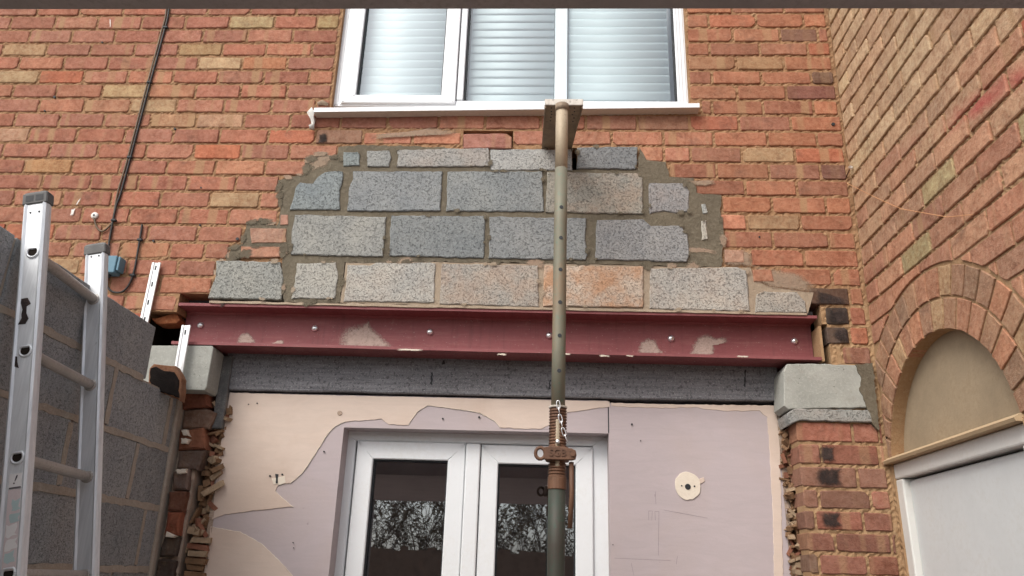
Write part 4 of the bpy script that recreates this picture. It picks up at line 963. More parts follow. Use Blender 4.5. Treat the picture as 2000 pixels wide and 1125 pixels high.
for i in range(24):
    z = 1.70 - i * 0.0265; chunk(0.995 + rnd.uniform(-0.005, 0.005), 0.14, z, 0.045, 0.021, 0.05, rnd.uniform(-0.08, 0.08), lathR, M['lath'], 0.1)

# french doors
YF = 0.24
fd = thing('french_doors', 'white plastic french doors with dark reflecting glass', 'door', (-0.3, YF, 0.0))
fx0, fx1, fzt = -0.885, 0.27, 2.182
def frame_set(root, x0, x1, zb, zt_, w, wt, y0, y1, name, mat, bottom=True, wr=None):
    """four mitred members round an opening"""
    wr = wr or w
    def quad(pts, nm):
        ob = prism(nm, [Vector(p) for p in pts], fr_back, y0, y1, mat, root, 0.004); return ob
    quad([(x0, zb), (x0 + w, zb + (wt if bottom else 0)), (x0 + w, zt_ - wt), (x0, zt_)], name + '_stile')
    quad([(x1 - wr, zb + (wt if bottom else 0)), (x1, zb), (x1, zt_), (x1 - wr, zt_ - wt)], name + '_stile')
    quad([(x0 + w + 0.0004, zt_ - wt), (x1 - wr - 0.0004, zt_ - wt), (x1 - 0.0006, zt_), (x0 + 0.0006, zt_)], name + '_top_rail')
    if bottom: quad([(x0 + 0.0006, zb), (x1 - 0.0006, zb), (x1 - wr - 0.0004, zb + wt), (x0 + w + 0.0004, zb + wt)], name + '_bottom_rail')
frame_set(fd, fx0, fx1, 0.05, fzt, 0.066, 0.05, YF, YF + 0.07, 'outer', M['upvc_door'])
lx0, lx1 = at(698, 870, YF - 0.012).x, at(909.5, 870, YF - 0.012).x
rx0, rx1 = at(940.5, 880, YF - 0.012).x, at(1158, 880, YF - 0.012).x
zl, zr = 2.130, 2.126
frame_set(fd, lx0, lx1, 0.1, zl, 0.073, 0.075, YF - 0.012, YF + 0.05, 'left_leaf', M['upvc_door'])
frame_set(fd, rx0, rx1, 0.1, zr, 0.073, 0.078, YF - 0.012, YF + 0.05, 'right_leaf', M['upvc_door'])
mb = MB(); mb.box((lx1 + 0.003, YF - 0.022, 0.1), (rx0 - 0.004, YF + 0.05, 2.128)); mb.build('meeting_strip', M['upvc_door'], fd, bevel=0.006, seg=2)
for nm, a, b2, zt_ in (('left', lx0 + 0.073, lx1 - 0.073, zl - 0.075), ('right', rx0 + 0.073, rx1 - 0.073, zr - 0.078)):
    mb = MB(); mb.box((a - 0.002, YF + 0.012, 0.17), (b2 + 0.002, YF + 0.02, zt_ + 0.002)); g = mb.build('glazing_gasket', M['gasket'], fd)
    for v in g.data.vertices: pass
    g.data.clear_geometry()
    m2 = MB(); w = 0.006
    for (p0, p1) in (((a - 0.001, 0.17), (a + w, zt_)), ((b2 - w, 0.17), (b2 + 0.001, zt_)), ((a + w, zt_ - w), (b2 - w, zt_ + 0.001))): m2.box((p0[0], YF + 0.004, p0[1]), (p1[0], YF + 0.022, p1[1]))
    g.data.from_pydata([tuple(v - wloc(g)) for v in m2.v], [], m2.f); g.data.update()
    m2 = MB(); m2.add([(a, YF + 0.024, 0.17), (b2, YF + 0.024, 0.17), (b2, YF + 0.024, zt_), (a, YF + 0.024, zt_)], [(0, 1, 2, 3)]); m2.build('glass_pane', M['glass_door'], fd)

# ================================================================== UPSTAIRS WINDOW AND BLINDS
YW = 0.035
win = thing('upstairs_window', 'wide white plastic upstairs window with three panes', 'window', (-0.2, YW, 3.66))
wx0, wx1, wzb, wzt = -1.043, 0.655, 3.69, 4.68
ob_ = frame_set
frame_set(win, wx0, wx1, wzb, wzt, 0.052, 0.035, YW, YW + 0.07, 'outer', M['upvc'])
for dx in (0.018, 0.036):
    mb = MB(); mb.box((wx0 + dx, YW - 0.003, wzb + 0.01), (wx0 + dx + 0.005, YW + 0.01, wzt)); mb.build('frame_groove', M['upvc_door'], win)
for dx in (0.012, 0.028, 0.042):
    mb = MB(); mb.box((wx1 - dx - 0.004, YW - 0.004, wzb + 0.01), (wx1 - dx, YW + 0.01, wzt)); mb.build('frame_groove', M['upvc_door'], win)
mx = at(896, 120, YW).x
cx0, cx1 = at(674, 110, YW).x + 0.012, mx - 0.004
frame_set(win, cx0, cx1, wzb + 0.012, wzt - 0.02, 0.066, 0.045, YW - 0.014, YW + 0.04, 'casement', M['upvc'], wr=0.068)
mb = MB(); mb.box((mx + 0.001, YW - 0.006, wzb + 0.036), (mx + 0.032, YW + 0.07, wzt - 0.036)); mb.build('mullion', M['upvc'], win, bevel=0.004)
mb = MB(); mb.box((mx + 0.034, YW + 0.008, wzb + 0.03), (mx + 0.041, YW + 0.03, wzt)); mb.box((cx0 + 0.067, YW + 0.0, wzb + 0.058), (cx0 + 0.073, YW + 0.02, wzt)); mb.box((cx1 - 0.073, YW, wzb + 0.058), (cx1 - 0.069, YW + 0.02, wzt)); mb.box((wx1 - 0.060, YW + 0.008, wzb + 0.03), (wx1 - 0.053, YW + 0.03, wzt)); mb.build('glazing_gasket', M['gasket'], win)
mb = MB(); mb.box((0.02, YW + 0.029, wzb + 0.034), (0.082, YW + 0.05, wzt - 0.036)); mb.build('inner_post', M['upvc'], win, bevel=0.003)
mb = MB(); mb.box((0.0488, YW + 0.0275, wzb + 0.036), (0.0512, YW + 0.031, wzt - 0.038)); mb.build('post_joint', M['upvc_door'], win)
for a, b2, zb, y in ((cx0 + 0.066, cx1 - 0.068, wzb + 0.057, YW + 0.016), (mx + 0.041, wx1 - 0.052, wzb + 0.035, YW + 0.026)):
    m2 = MB(); m2.add([(a, y, zb), (b2, y, zb), (b2, y, wzt - 0.03), (a, y, wzt - 0.03)], [(0, 1, 2, 3)]); m2.build('glass_pane', M['glass'], win)
# sill: sloping nose
sx0, sx1 = at(614, 212, -0.045).x, at(1366, 208, -0.045).x
zs0, zs1 = at(614, 211, -0.05).z, at(1366, 202, -0.05).z
mb = MB()
for x, z in ((sx0, zs0), (sx1, zs1)): mb.add([(x, -0.05, z), (x, -0.05, z - 0.021), (x, 0.03, z - 0.021), (x, 0.03, z + 0.035), (x, -0.046, z + 0.004)], [])
mb.f = [(0, 5, 6, 1), (1, 6, 7, 2), (2, 7, 8, 3), (3, 8, 9, 4), (4, 9, 5, 0), (0, 1, 2, 3, 4), (9, 8, 7, 6, 5)]
sl = mb.build('sill', M['upvc'], win)
sl.data.materials.append(M['upvc_sill']); sl.data.polygons[1].material_index = 1  # the underside face alone gets the darker beige

def blind(x0, x1, tilt, label, zb, y, zofs=0.0):
    bl = thing('venetian_blind', label, 'blind', ((x0 + x1) / 2, y, zb), 'venetian blinds in the upstairs window')
    z = zb + zofs; first = None; pitch = 0.0475
    while z < 4.64:
        if first is None:
            m2 = MB(); n_ = 5; vs = []
            for x in (x0, x1):
                for i in range(n_):
                    s_ = (i / (n_ - 1) - 0.5) * 0.057; cr = 0.003 * (1 - (2 * i / (n_ - 1) - 1) ** 2)
                    vs.append((x, y - s_ * math.cos(tilt) * 1 + cr * math.sin(tilt) * -1, z - s_ * math.sin(tilt) + cr * math.cos(tilt)))
            m2.add(vs, [(i, i + 1, n_ + i + 1, n_ + i) for i in range(n_ - 1)]); first = m2.build('slat', M['slat'], bl, True)
            so = first.modifiers.new('thick', 'SOLIDIFY'); so.thickness = 0.002
            zf = z
        else:
            c = first.copy(); COL.objects.link(c); c.parent = bl; c.location = first.location + Vector((J(0.0006), 0, z - zf))
        z += pitch
    m2 = MB(); m2.box((x0, y - 0.012, zb - 0.03), (x1, y + 0.012, zb - 0.014)); m2.build('bottom_bar', M['slat'], bl, bevel=0.003)
    for t in (0.12, 0.88):
        xx = x0 + (x1 - x0) * t; m2 = MB(); m2.tube([(xx, y, zb - 0.02), (xx, y, 4.66)], 0.0012, 4); m2.build('cord', M['slat'], bl)
YB = 0.088
xa = at(694, 120, YB).x; xb = at(868, 120, YB).x
blind(xa, xb, R_(92), 'nearly closed white slatted blind behind the left opening casement', 3.775, YB)
blind(at(918, 120, YB).x, 0.018, R_(85), 'half open white slatted blind behind the middle of the big pane', 3.765, YB, 0.01)
blind(0.086, at(1306, 120, YB).x, R_(95), 'closed flat white slatted blind behind the right of the big pane', 3.765, YB, 0.02)
mb = MB()
wr_ = MB(); wr_.box((wx0, 0.1, wzb - 0.02), (wx1, 0.36, wzb + 0.015)); wr_.box((wx0 - 0.01, 0.1, wzb), (wx0 + 0.03, 0.36, wzt)); wr_.box((wx1 - 0.03, 0.1, wzb), (wx1 + 0.01, 0.36, wzt)); wr_.build('window_board', M['upvc'], win)

# ================================================================== PROP
PY = -0.35
pa, pb = at(1097, 262, PY), at(1085.5, 1125, PY)
ax = (pa - pb).normalized()
def on_prop(z): return pb + ax * ((z - pb.z) / ax.z)
prop = thing('steel_prop', 'rusty green adjustable steel prop standing in front of the french doors', 'prop', tuple(on_prop(0.0)))
def tube_part(name, z0, z1, r, mat, n=20, smooth=True):
    m2 = MB(); N = max(2, int((z1 - z0) / 0.2)); m2.tube([on_prop(z0 + (z1 - z0) * i / N) for i in range(N + 1)], r, n); return m2.build(name, mat, prop, smooth)
zPT = 3.445; zc = at(1090, 795, PY).z; zc2 = at(1088, 952, PY).z
tube_part('upper_tube', at(1095, 330, PY).z, zPT, 0.0255, M['tube_in'])
tube_part('inner_tube', zc - 0.01, at(1095, 330, PY).z - 0.0005, 0.0255, M['tube_green'])
tube_part('outer_tube', 0.01, zc2 + 0.002, 0.0305, M['tube_out'])
# threaded sleeve
m2 = MB(); pts, rs = [], []; z = zc2; 
while z < zc:
    for dz, r_ in ((0.0, 0.0285), (0.003, 0.0318), (0.006, 0.0318), (0.009, 0.0285)): pts.append(on_prop(z + dz)); rs.append(r_)
    z += 0.0105
m2.tube(pts, rs, 20); m2.build('threaded_sleeve', M['rust'], prop, False)
def ring(name, z0, z1, r, mat): 
    m2 = MB(); m2.tube([on_prop(z0), on_prop(z0 + 0.002), on_prop(z1 - 0.002), on_prop(z1)], [r - 0.002, r, r, r - 0.002], 20); return m2.build(name, mat, prop)
ring('base_collar', zc2 - 0.008, zc2 + 0.034, 0.0335, M['rust']); ring('top_collar', zc - 0.006, zc + 0.002, 0.0335, M['strong_edge'])
# slot in the sleeve
def slot(z0, z1, w, name):
    a, b2 = on_prop(z0), on_prop(z1); m2 = MB(); m2.tube([a + Vector((0, -0.0235, 0)), a + Vector((0, -0.0240, 0.004)), b2 + Vector((0, -0.0240, -0.004)), b2 + Vector((0, -0.0235, 0))], [w * .6, w, w, w * .6], 10); return m2.build(name, M['tube_in'], prop)
zs_t, zs_b = at(1090, 818, PY - 0.03).z, at(1090, 912, PY - 0.03).z
slot(zs_b, zs_t, 0.0095, 'sleeve_slot')
# pin holes up the inner tube
for px, py in ((1097,404),(1096.5,464),(1095,526),(1094.5,590),(1093.5,655),(1092.5,724)):
    c = on_prop(at(px, py, PY - 0.026).z); m2 = MB(); m2.tube([c + Vector((0.002, -0.0264, 0)), c + Vector((0.002, -0.02, 0))], 0.0075, 12); m2.build('pin_hole', M['gasket'], prop)
# collar nut with two lugs and its raised letters
zn = at(1090, 885, PY - 0.03).z; cn = on_prop(zn)
m2 = MB(); m2.tube([cn + Vector((0, 0, -0.026)), cn + Vector((0, 0, -0.02)), cn + Vector((0, 0, 0.02)), cn + Vector((0, 0, 0.024))], [0.04, 0.043, 0.043, 0.038], 24)
nut = m2.build('collar_nut', M['rust'], prop)
def lug(x0, x1, name):
    outl = [Vector((cn.x + x, zn + z)) for x, z in x0]
    return prism(name, outl, fr_back, PY - 0.052, PY - 0.036, M['rust'], prop, 0.003)
lug([(-0.045,-0.026),(0.05,-0.026),(0.062,-0.022),(0.066,-0.008),(0.062,0.008),(0.05,0.014),(0.02,0.018),(-0.03,0.02),(-0.048,0.016)], None, 'letter_plate')
m2 = MB(); c0 = cn + Vector((-0.06, -0.03, -0.002)); N = 14
m2.tube([c0 + Vector((0.017 * math.cos(2*math.pi*i/N), 0, 0.02 * math.sin(2*math.pi*i/N))) for i in range(N + 1)], 0.0065, 8, False); m2.build('lug_eye', M['rust'], prop, True)
m2 = MB(); m2.tube([cn + Vector((0.052, -0.053, -0.006)), cn + Vector((0.052, -0.058, -0.006))], 0.008, 12); m2.build('rivet', M['rust'], prop)
fc = bpy.data.curves.new('letters', 'FONT'); fc.body = 'SGB'; fc.size = 0.034; fc.extrude = 0.0015; fc.align_x = 'CENTER'; fc.align_y = 'CENTER'
fo = bpy.data.objects.new('letters', fc); COL.objects.link(fo); bpy.context.view_layer.update()
me = bpy.data.meshes.new_from_object(fo.evaluated_get(bpy.context.evaluated_depsgraph_get())); bpy.data.objects.remove(fo)
me.materials.clear(); me.materials.append(M['rust']); lo_ = bpy.data.objects.new('raised_letters', me); COL.objects.link(lo_)
place(lo_, cn + Vector((0.0, -0.0535 + PY * 0, -0.003)), prop); lo_.rotation_euler = (R_(90), 0, 0)
# handle bar hanging from the nut
m2 = MB(); h0 = cn + Vector((0.048, -0.03, -0.03)); m2.tube([h0, h0 + Vector((0.002, 0, -0.1)), h0 + Vector((-0.004, 0, -0.22))], 0.0085, 10); m2.build('handle_bar', M['rust'], prop, True)
# pin and its chain
cp = on_prop(at(1091, 863, PY - 0.04).z); m2 = MB(); m2.tube([cp + Vector((0, 0.03, 0)), cp + Vector((0, -0.046, 0)), cp + Vector((0, -0.049, 0))], [0.007, 0.008, 0.006], 12); m2.build('locking_pin', M['steel_bright'], prop, True)
chain = [(1090,790),(1092,806),(1094,814),(1098,830),(1101,840),(1104,850),(1108,860)]
def link_pts(a, b2, w, flip):
    a, b2 = Vector(a), Vector(b2); d = (b2 - a); L = d.length; d.normalize(); s_ = Vector((0, 1, 0)) if flip else d.cross(Vector((0, 1, 0))).normalized(); out = []
    for i in range(13):
        t = 2 * math.pi * i / 12; out.append(a.lerp(b2, 0.5) + d * (math.copysign(abs(math.cos(t)) ** 0.6, math.cos(t)) * L * 0.62) + s_ * (math.copysign(abs(math.sin(t)) ** 0.7, math.sin(t)) * w))
    return out
cps = [at(x, y, PY - 0.042) for x, y in ((1090,784),(1091,797),(1093,811),(1096,824),(1099,837),(1103,850),(1108,862))]
for i in range(len(cps) - 1):
    m2 = MB(); m2.tube(link_pts(cps[i], cps[i + 1], 0.006, i % 2), 0.0018, 6, False); m2.build('chain_link', M['steel_bright'], prop, True)
m2 = MB(); m2.box((pb.x - 0.08, PY - 0.08, 0.0), (pb.x + 0.08, PY + 0.08, 0.008)); m2.build('foot_plate', M['rust'], prop)

# masonry support head pushed into the joint over the blocks
sb = thing('masonry_support', 'dirty steel support plate on top of the prop pushed into the wall', 'support plate', (0.058, -0.3, 3.445))
def sbx(t): # left and right edge at depth y
    return (-0.0225 + (-0.0353 + 0.0225) * t, 0.138 + (0.1031 - 0.138) * t)
y0, y1 = -0.352, 0.09
l0, r0 = sbx(0); l1, r1 = sbx((y1 + 0.352) / 0.352)
zt_ = 3.446
mb = MB(); mb.add([(l0, y0, zt_), (r0, y0, zt_), (r1, y1, zt_), (l1, y1, zt_), (l0, y0, zt_ + 0.008), (r0, y0, zt_ + 0.008), (r1, y1, zt_ + 0.008), (l1, y1, zt_ + 0.008)], [(0,3,2,1),(4,5,6,7),(0,1,5,4),(1,2,6,5),(2,3,7,6),(3,0,4,7)])
mb.build('plate', M['strongboy'], sb)
mb = MB(); mb.box((l0, y0 - 0.006, zt_ - 0.004), (r0, y0 - 0.0005, zt_ + 0.026)); mb.build('front_lip', M['strong_edge'], sb, bevel=0.002)
for x, xs in ((l0, 1), (r0, -1)):
    xe = l1 if xs > 0 else r1; t = 0.6
    mb = MB(); vs = []
    for y in (y0 + 0.001, -0.14):
        xx = x + (xe - x) * (y - y0) / (y1 - y0); vs += [(xx + xs * 0.001, y, zt_ - 0.001), (xx + xs * 0.006, y, zt_ - 0.001), (xx + xs * 0.006, y, zt_ - (0.014 if y < -0.2 else 0.003)), (xx + xs * 0.001, y, zt_ - (0.014 if y < -0.2 else 0.003))]
    mb.add(vs, [(0,1,5,4),(1,2,6,5),(2,3,7,6),(3,0,4,7),(0,3,2,1),(4,5,6,7)]).build('side_lip', M['strongboy'], sb)
for px, py in ((1077,218),(1077.5,223.5),(1076,229),(1075,236),(1122,218),(1118,224),(1121,230.5),(1119,237),(1099,212),(1077,211),(1122,211)):
    d = ray(px, py); t = (zt_ - 0.0005 - CAM_Z) / d.z; c = Vector((d.x * t, d.y * t - CAM_D, zt_)); m2 = MB(); m2.tube([c + Vector((0, 0, -0.0012)), c + Vector((0, 0, 0.001))], 0.0035, 8); m2.build('bolt_hole', M['gasket'], sb)
m2 = MB(); tp = on_prop(3.445); m2.tube([tp + Vector((0, 0, -0.03)), tp], 0.029, 18); m2.build('socket', M['strongboy'], sb, True)

# ================================================================== LADDER
lad = thing('ladder', 'scuffed aluminium ladder leaning on the grey block wall at the left', 'ladder', (-1.2, -0.9, 0.0))
def rail_line(Y, p0, p1):
    d = (p1 - p0).normalized(); return p0, d
nA, nB = Vector((-1.5224, -1.1, 2.6127)), Vector((-1.3397, -1.1, 1.5874))
fA, fB = Vector((-1.5647, -0.70, 2.626)), Vector((-1.3679, -0.70, 1.5701))
def rail(A, B, top, name):
    d = (A - B).normalized(); nrm = Vector((d.z, 0, -d.x))          # across the ladder's depth, towards the camera side
    foot = B + d * ((0.02 - B.z) / d.z); topp = B + d * ((top - B.z) / d.z)
    W, T = 0.033, 0.0135
    prof = [(-W, -T), (-W + 0.006, -T - 0.004), (-W + 0.012, -T), (W - 0.012, -T), (W - 0.006, -T - 0.004), (W, -T), (W + 0.002, 0), (W, T), (-W, T), (-W - 0.002, 0)]
    vs = []
    for p in (foot, topp):
        for w, y in prof: vs.append(p + nrm * w + Vector((0, y, 0)))
    n_ = len(prof); fs = [(k, (k + 1) % n_, n_ + (k + 1) % n_, n_ + k) for k in range(n_)] + [tuple(reversed(range(n_))), tuple(range(n_, 2 * n_))]
    ob = link('rail', vs, fs, M['alu'], lad)
    # end cap
    m2 = MB(); p = topp
    def cap(z0, z1, e): 
        for h in (z0, z1):
            q0 = p + d * h
            m2.v += [q0 + nrm * w + Vector((0, y, 0)) for w, y in ((-W - e, -T - e), (W + e, -T - e), (W + e, T + e), (-W - e, T + e))]
    cap(-0.03, 0.006, 0.0045); m2.v += [p + d * 0.014 + nrm * w + Vector((0, y, 0)) for w, y in ((-W * .8, -T * .7), (W * .8, -T * .7), (W * .8, T * .7), (-W * .8, T * .7))]
    m2.f = [(0,1,5,4),(1,2,6,5),(2,3,7,6),(3,0,4,7),(3,2,1,0),(4,5,9,8),(5,6,10,9),(6,7,11,10),(7,4,8,11),(8,9,10,11)]
    cp_ = m2.build('end_cap', M['cap'], lad, bevel=0.003)
    if name == 'near':
        for wa, wb in ((-0.026, -0.003), (0.003, 0.026)):
            q0 = p + Vector((0, -T - 0.0052, 0)); link('cap_slot_shade', [q0 + nrm * w + d * h_ for w, h_ in ((wa, -0.022), (wb, -0.022), (wb, -0.002), (wa, -0.002))], [(0, 1, 2, 3)], M['gasket'], lad)  # flat black quads painting the shade of the cap's openings
    return d, nrm
zn_top = at(75, 385, -1.1).z; zf_top = at(190, 484, -0.70).z
dN, nN = rail(nA, nB, zn_top, 'near'); dF, nF = rail(fA, fB, zf_top, 'far')
def on_rail(A, B, z): d = (A - B); return B + d * ((z - B.z) / d.z)
for i, z in enumerate([2.437, 2.143, 1.854, 1.568, 1.28, 0.99, 0.70, 0.41]):
    a = on_rail(nA, nB, z); b2 = on_rail(fA, fB, z - 0.002)
    m2 = MB(); n_ = 12; vs = []
    prof = [(0.0155 * math.cos(t), 0.0155 * math.sin(t) if math.sin(t) < 0.75 else 0.0116) for t in [2*math.pi*k/n_ + 0.26 for k in range(n_)]]
    for p in (a + Vector((0, 0.012, 0)), b2 + Vector((0, -0.012, 0))): vs += [p + nN * w + dN * h_ for w, h_ in prof]
    m2.add(vs, [(k, (k+1) % n_, n_ + (k+1) % n_, n_ + k) for k in range(n_)] + [tuple(range(n_)), tuple(range(n_, 2*n_))]); m2.build('rung', M['alu_dirty'], lad, True)
    # flared rung end on the outside of the near rail
    m2 = MB(); N = 16; ce = a + Vector((0, -0.0145, 0)) + nN * 0.004
    pr = [(0.0165 * math.cos(2*math.pi*k/N), (0.0165 * math.sin(2*math.pi*k/N)) if math.sin(2*math.pi*k/N) < 0.7 else 0.0118) for k in range(N + 1)]
    m2.tube([ce + nN * w + dN * h_ for w, h_ in pr], 0.0036, 6, False); m2.build('rung_flare', M['alu'], lad, True)
    m2 = MB(); m2.v = [ce + nN * w * 0.9 + dN * h_ * 0.9 + Vector((0, 0.0004, 0)) for w, h_ in pr[:-1]]; m2.f = [tuple(reversed(range(N)))]; m2.build('rung_bore_shade', M['dark'], lad)  # flat dark disc painting the shade inside the rung end
    m2 = MB(); ce = b2 + Vector((0, -0.0145, 0)); m2.tube([ce + nF * w + dF * h_ for w, h_ in pr], 0.004, 6, False); m2.build('rung_flare', M['alu_dirty'], lad, True)
def rail_patch(z0, z1, w0, w1, mat, name, off=0.0143, jag=0.0, seg=0.05):
    p0, p1 = on_rail(nA, nB, z0), on_rail(nA, nB, z1); L = (p1 - p0).length
    outl = rough_outline([Vector((w0, 0)), Vector((w1, 0)), Vector((w1, L)), Vector((w0, L))], seg, jag)
    vs = [p0 + nN * q_.x + dN * q_.y + Vector((0, -off, 0)) for q_ in outl]; n_ = len(vs)
    vs += [v + Vector((0, 0.002, 0)) for v in vs]
    return link(name, vs, [tuple(range(n_))] + [(n_+i, n_+(i+1) % n_, (i+1) % n_, i) for i in range(n_)], mat, lad)
rail_patch(1.775, 1.812, -0.012, 0.020, M['sticker_white'], 'warning_label', 0.0150)
rail_patch(1.575, 1.772, -0.014, 0.020, M['sticker'], 'faded_sticker', 0.0146, 0.001)
rail_patch(1.775, 1.778, -0.011, 0.019, M['ink_dark'], 'label_rule', 0.0156)
fc = bpy.data.curves.new('mark', 'FONT'); fc.body = '!'; fc.size = 0.034; fc.extrude = 0.0003; fc.align_x = 'CENTER'; fc.align_y = 'CENTER'
fo = bpy.data.objects.new('mark', fc); COL.objects.link(fo); bpy.context.view_layer.update()
me = bpy.data.meshes.new_from_object(fo.evaluated_get(bpy.context.evaluated_depsgraph_get())); bpy.data.objects.remove(fo); me.materials.clear(); me.materials.append(M['ink_dark'])
eo = bpy.data.objects.new('warning_mark', me); COL.objects.link(eo); place(eo, on_rail(nA, nB, 1.796) + Vector((0.004, -0.0156, 0)), lad); eo.rotation_euler = (R_(90), 0.17, 0)
for z0, z1, w0, w1, m_ in ((1.72,1.745,0.0,0.019,'ink_cyan'),(1.69,1.715,-0.004,0.019,'ink_cyan'),(1.655,1.685,-0.012,0.015,'sticker_white'),(1.625,1.65,-0.010,0.018,'sticker_white'),(1.595,1.62,-0.012,0.014,'ink_cyan')):
    rail_patch(z0, z1, w0, w1, M[m_], 'worn_print', 0.0151, 0.004, 0.008)
for z0, z1, w0, w1 in ((2.22, 2.30, -0.018, 0.004), (2.10, 2.135, -0.030, -0.014)):
    rail_patch(z0, z1, w0, w1, M['soot'], 'tar_smear', 0.0146, 0.006, 0.014)
for A, B, z in ((nA, nB, 2.565), (fA, fB, 2.59)):
    for w in (-0.012, 0.014):
        c = on_rail(A, B, z) + nN * w + Vector((0, -0.0136, 0)); m2 = MB(); m2.tube([c, c + Vector((0, -0.0012, 0))], 0.0032, 8); m2.build('rivet_hole', M['gasket'], lad)

# ================================================================== CABLES AND SMALL THINGS ON THE WALL
def wall_cable(name, label, pts, r, mat, y=-0.006, clips=()):
    root = thing(name, label, 'cable', tuple(at(*pts[-1], -0.005)))
    P = [at(x, yy_, 0) for x, yy_ in pts]; P = [Vector((p.x, y, p.z)) for p in P]
    # smooth by Catmull-Rom
    Q = []
    for i in range(len(P) - 1):
        p0, p1, p2, p3 = P[max(i-1, 0)], P[i], P[i+1], P[min(i+2, len(P)-1)]
        for k in range(6):
            t = k / 6; Q.append(0.5 * ((2*p1) + (p2-p0)*t + (2*p0-5*p1+4*p2-p3)*t*t + (3*p1-p0-3*p2+p3)*t**3))
    Q.append(P[-1]); m2 = MB(); m2.tube(Q, r, 8); m2.build('cable_sheath', mat, root, True)
    for x, yy_ in clips:
        c = at(x, yy_); m2 = MB(); m2.box((c.x - 0.012, y - r - 0.004, c.z - 0.006), (c.x + 0.012, 0.0, c.z + 0.006)); m2.build('clip', M['gasket'], root, bevel=0.003)
    return root
wall_cable('brown_cable', 'thin brown cable running down the wall to the white grommet', [(326,-60),(326,20),(315,70),(289,165),(272,230),(251,310),(232,375),(226,405),(222,432),(212,446),(200,453),(190,444),(185,426)], 0.0042, M['cable_brown'], -0.007, ())
wall_cable('black_cable', 'black cable running down beside the brown one to the blue box', [(333,-60),(331,20),(320,70),(294,165),(277,230),(256,310),(237,380),(228,405),(218,455),(211,500)], 0.0048, M['cable_black'], -0.007, ((325,56),(293,163),(255,309),(224,432)))
wall_cable('looped_cable', 'short black cable looped from the blue box up the bricks', [(211,545),(211,560),(222,571),(240,571),(254,556),(264,528),(271,490),(276,460),(279,440)], 0.0045, M['cable_black'], -0.007, ((275,470),(261,539)))
gr = thing('cable_grommet', 'small round white grommet where the brown cable enters the bricks', 'grommet', tuple(at(186, 422)))
c = at(186, 422); m2 = MB(); m2.tube([(c.x, 0.002, c.z), (c.x, -0.008, c.z), (c.x, -0.011, c.z)], [0.0165, 0.0155, 0.008], 18); m2.build('flange', M['white_plastic'], gr, True)
m2 = MB(); m2.tube([(c.x, -0.0105, c.z), (c.x, -0.0125, c.z)], 0.005, 10); m2.build('bore', M['gasket'], gr)
bx = thing('junction_box', 'small blue plastic box fixed to the bricks beside the ladder', 'junction box', tuple(at(218, 520)))
a, b2 = at(205, 502, -0.035), at(224, 535, -0.035); m2 = MB(); m2.box((a.x, -0.055, b2.z), (b2.x + 0.006, 0.0, a.z)); m2.build('box_body', M['blue_box'], bx, bevel=0.003)
m2 = MB(); m2.box((b2.x + 0.007, -0.048, b2.z + 0.012), (b2.x + 0.018, 0.0, a.z - 0.002)); m2.build('side_flange', M['blue_box'], bx, bevel=0.002)
m2 = MB(); m2.tube([((a.x + b2.x) / 2, -0.025, b2.z - 0.001), ((a.x + b2.x) / 2, -0.025, b2.z - 0.014)], 0.008, 10); m2.build('cable_gland', M['gasket'], bx)

def starter(label, p_top, p_bot, y, w, slots):
    root = thing('wall_starter_strip', label, 'metal strip', tuple(at(*p_bot, y)), 'wall starter strips')
    a, b2 = at(*p_top, y), at(*p_bot, y); d = (b2 - a).normalized(); s_ = Vector((-d.z, 0, d.x)); s_ = s_ if s_.x > 0 else -s_
    prof = [(-w, 0.0), (-w, -0.008), (-w * 0.55, -0.009), (-w * 0.5, -0.004), (w * 0.5, -0.004), (w * 0.55, -0.009), (w, -0.008), (w, 0.0)]
    vs = [p + s_ * u + Vector((0, dy, 0)) for p in (a, b2) for u, dy in prof]; n_ = len(prof)
    link('strip', vs, [(k, (k+1) % n_, n_ + (k+1) % n_, n_ + k) for k in range(n_)] + [tuple(range(n_)), tuple(range(n_, 2*n_))], M['steel_strip'], root)
    for t in slots:
        c = a.lerp(b2, t); L = 0.011; vs = [c + s_ * u + d * v + Vector((0, -0.0048, 0)) for u, v in ((-0.0035, -L), (0.0035, -L), (0.0035, L), (-0.0035, L))]
        link('slot_hole', vs, [(0, 1, 2, 3)], M['gasket'], root)
starter('bright slotted metal strip standing against the bricks above the block wall', (307, 514), (280, 640), -0.012, 0.0185, (0.08, 0.34, 0.62, 0.88))
starter('bright slotted metal strip standing across the left padstone and beam end', (365, 636), (347, 742), -0.03, 0.0185, (0.13,))

def nail(px, py, label, L=0.05):
    root = thing('masonry_nail', label, 'nail', tuple(at(px, py)))
    c = at(px, py, 0); c = Vector((min(c.x, XR - 0.012), 0, c.z)); m2 = MB(); m2.tube([(c.x, 0.01, c.z - 0.0), (c.x, -L, c.z + 0.015)], 0.003, 8); m2.build('shank', M['rust'], root)
    m2 = MB(); m2.tube([(c.x, -L, c.z + 0.015), (c.x, -L - 0.006, c.z + 0.017)], 0.009, 12); m2.build('head', M['steel_bright'], root); return c
cn_ = nail(1660, 345, 'bright nail in the corner of the two brick walls')
st = thing('string_line', 'thin orange string strung from the corner nail along the side wall', 'string', (XR, -0.3, 3.2))
P = [Vector((1.31, -0.03, 3.262)), side(1715, 388, XR - 0.01), side(1760, 408, XR - 0.01), side(1850, 424, XR - 0.01), side(1900, 419, XR - 0.01)]
m2 = MB(); m2.tube(P, 0.0014, 5); m2.build('twine', mat_plain('orange_twine', (0.5, 0.25, 0.12), 0.8), st)

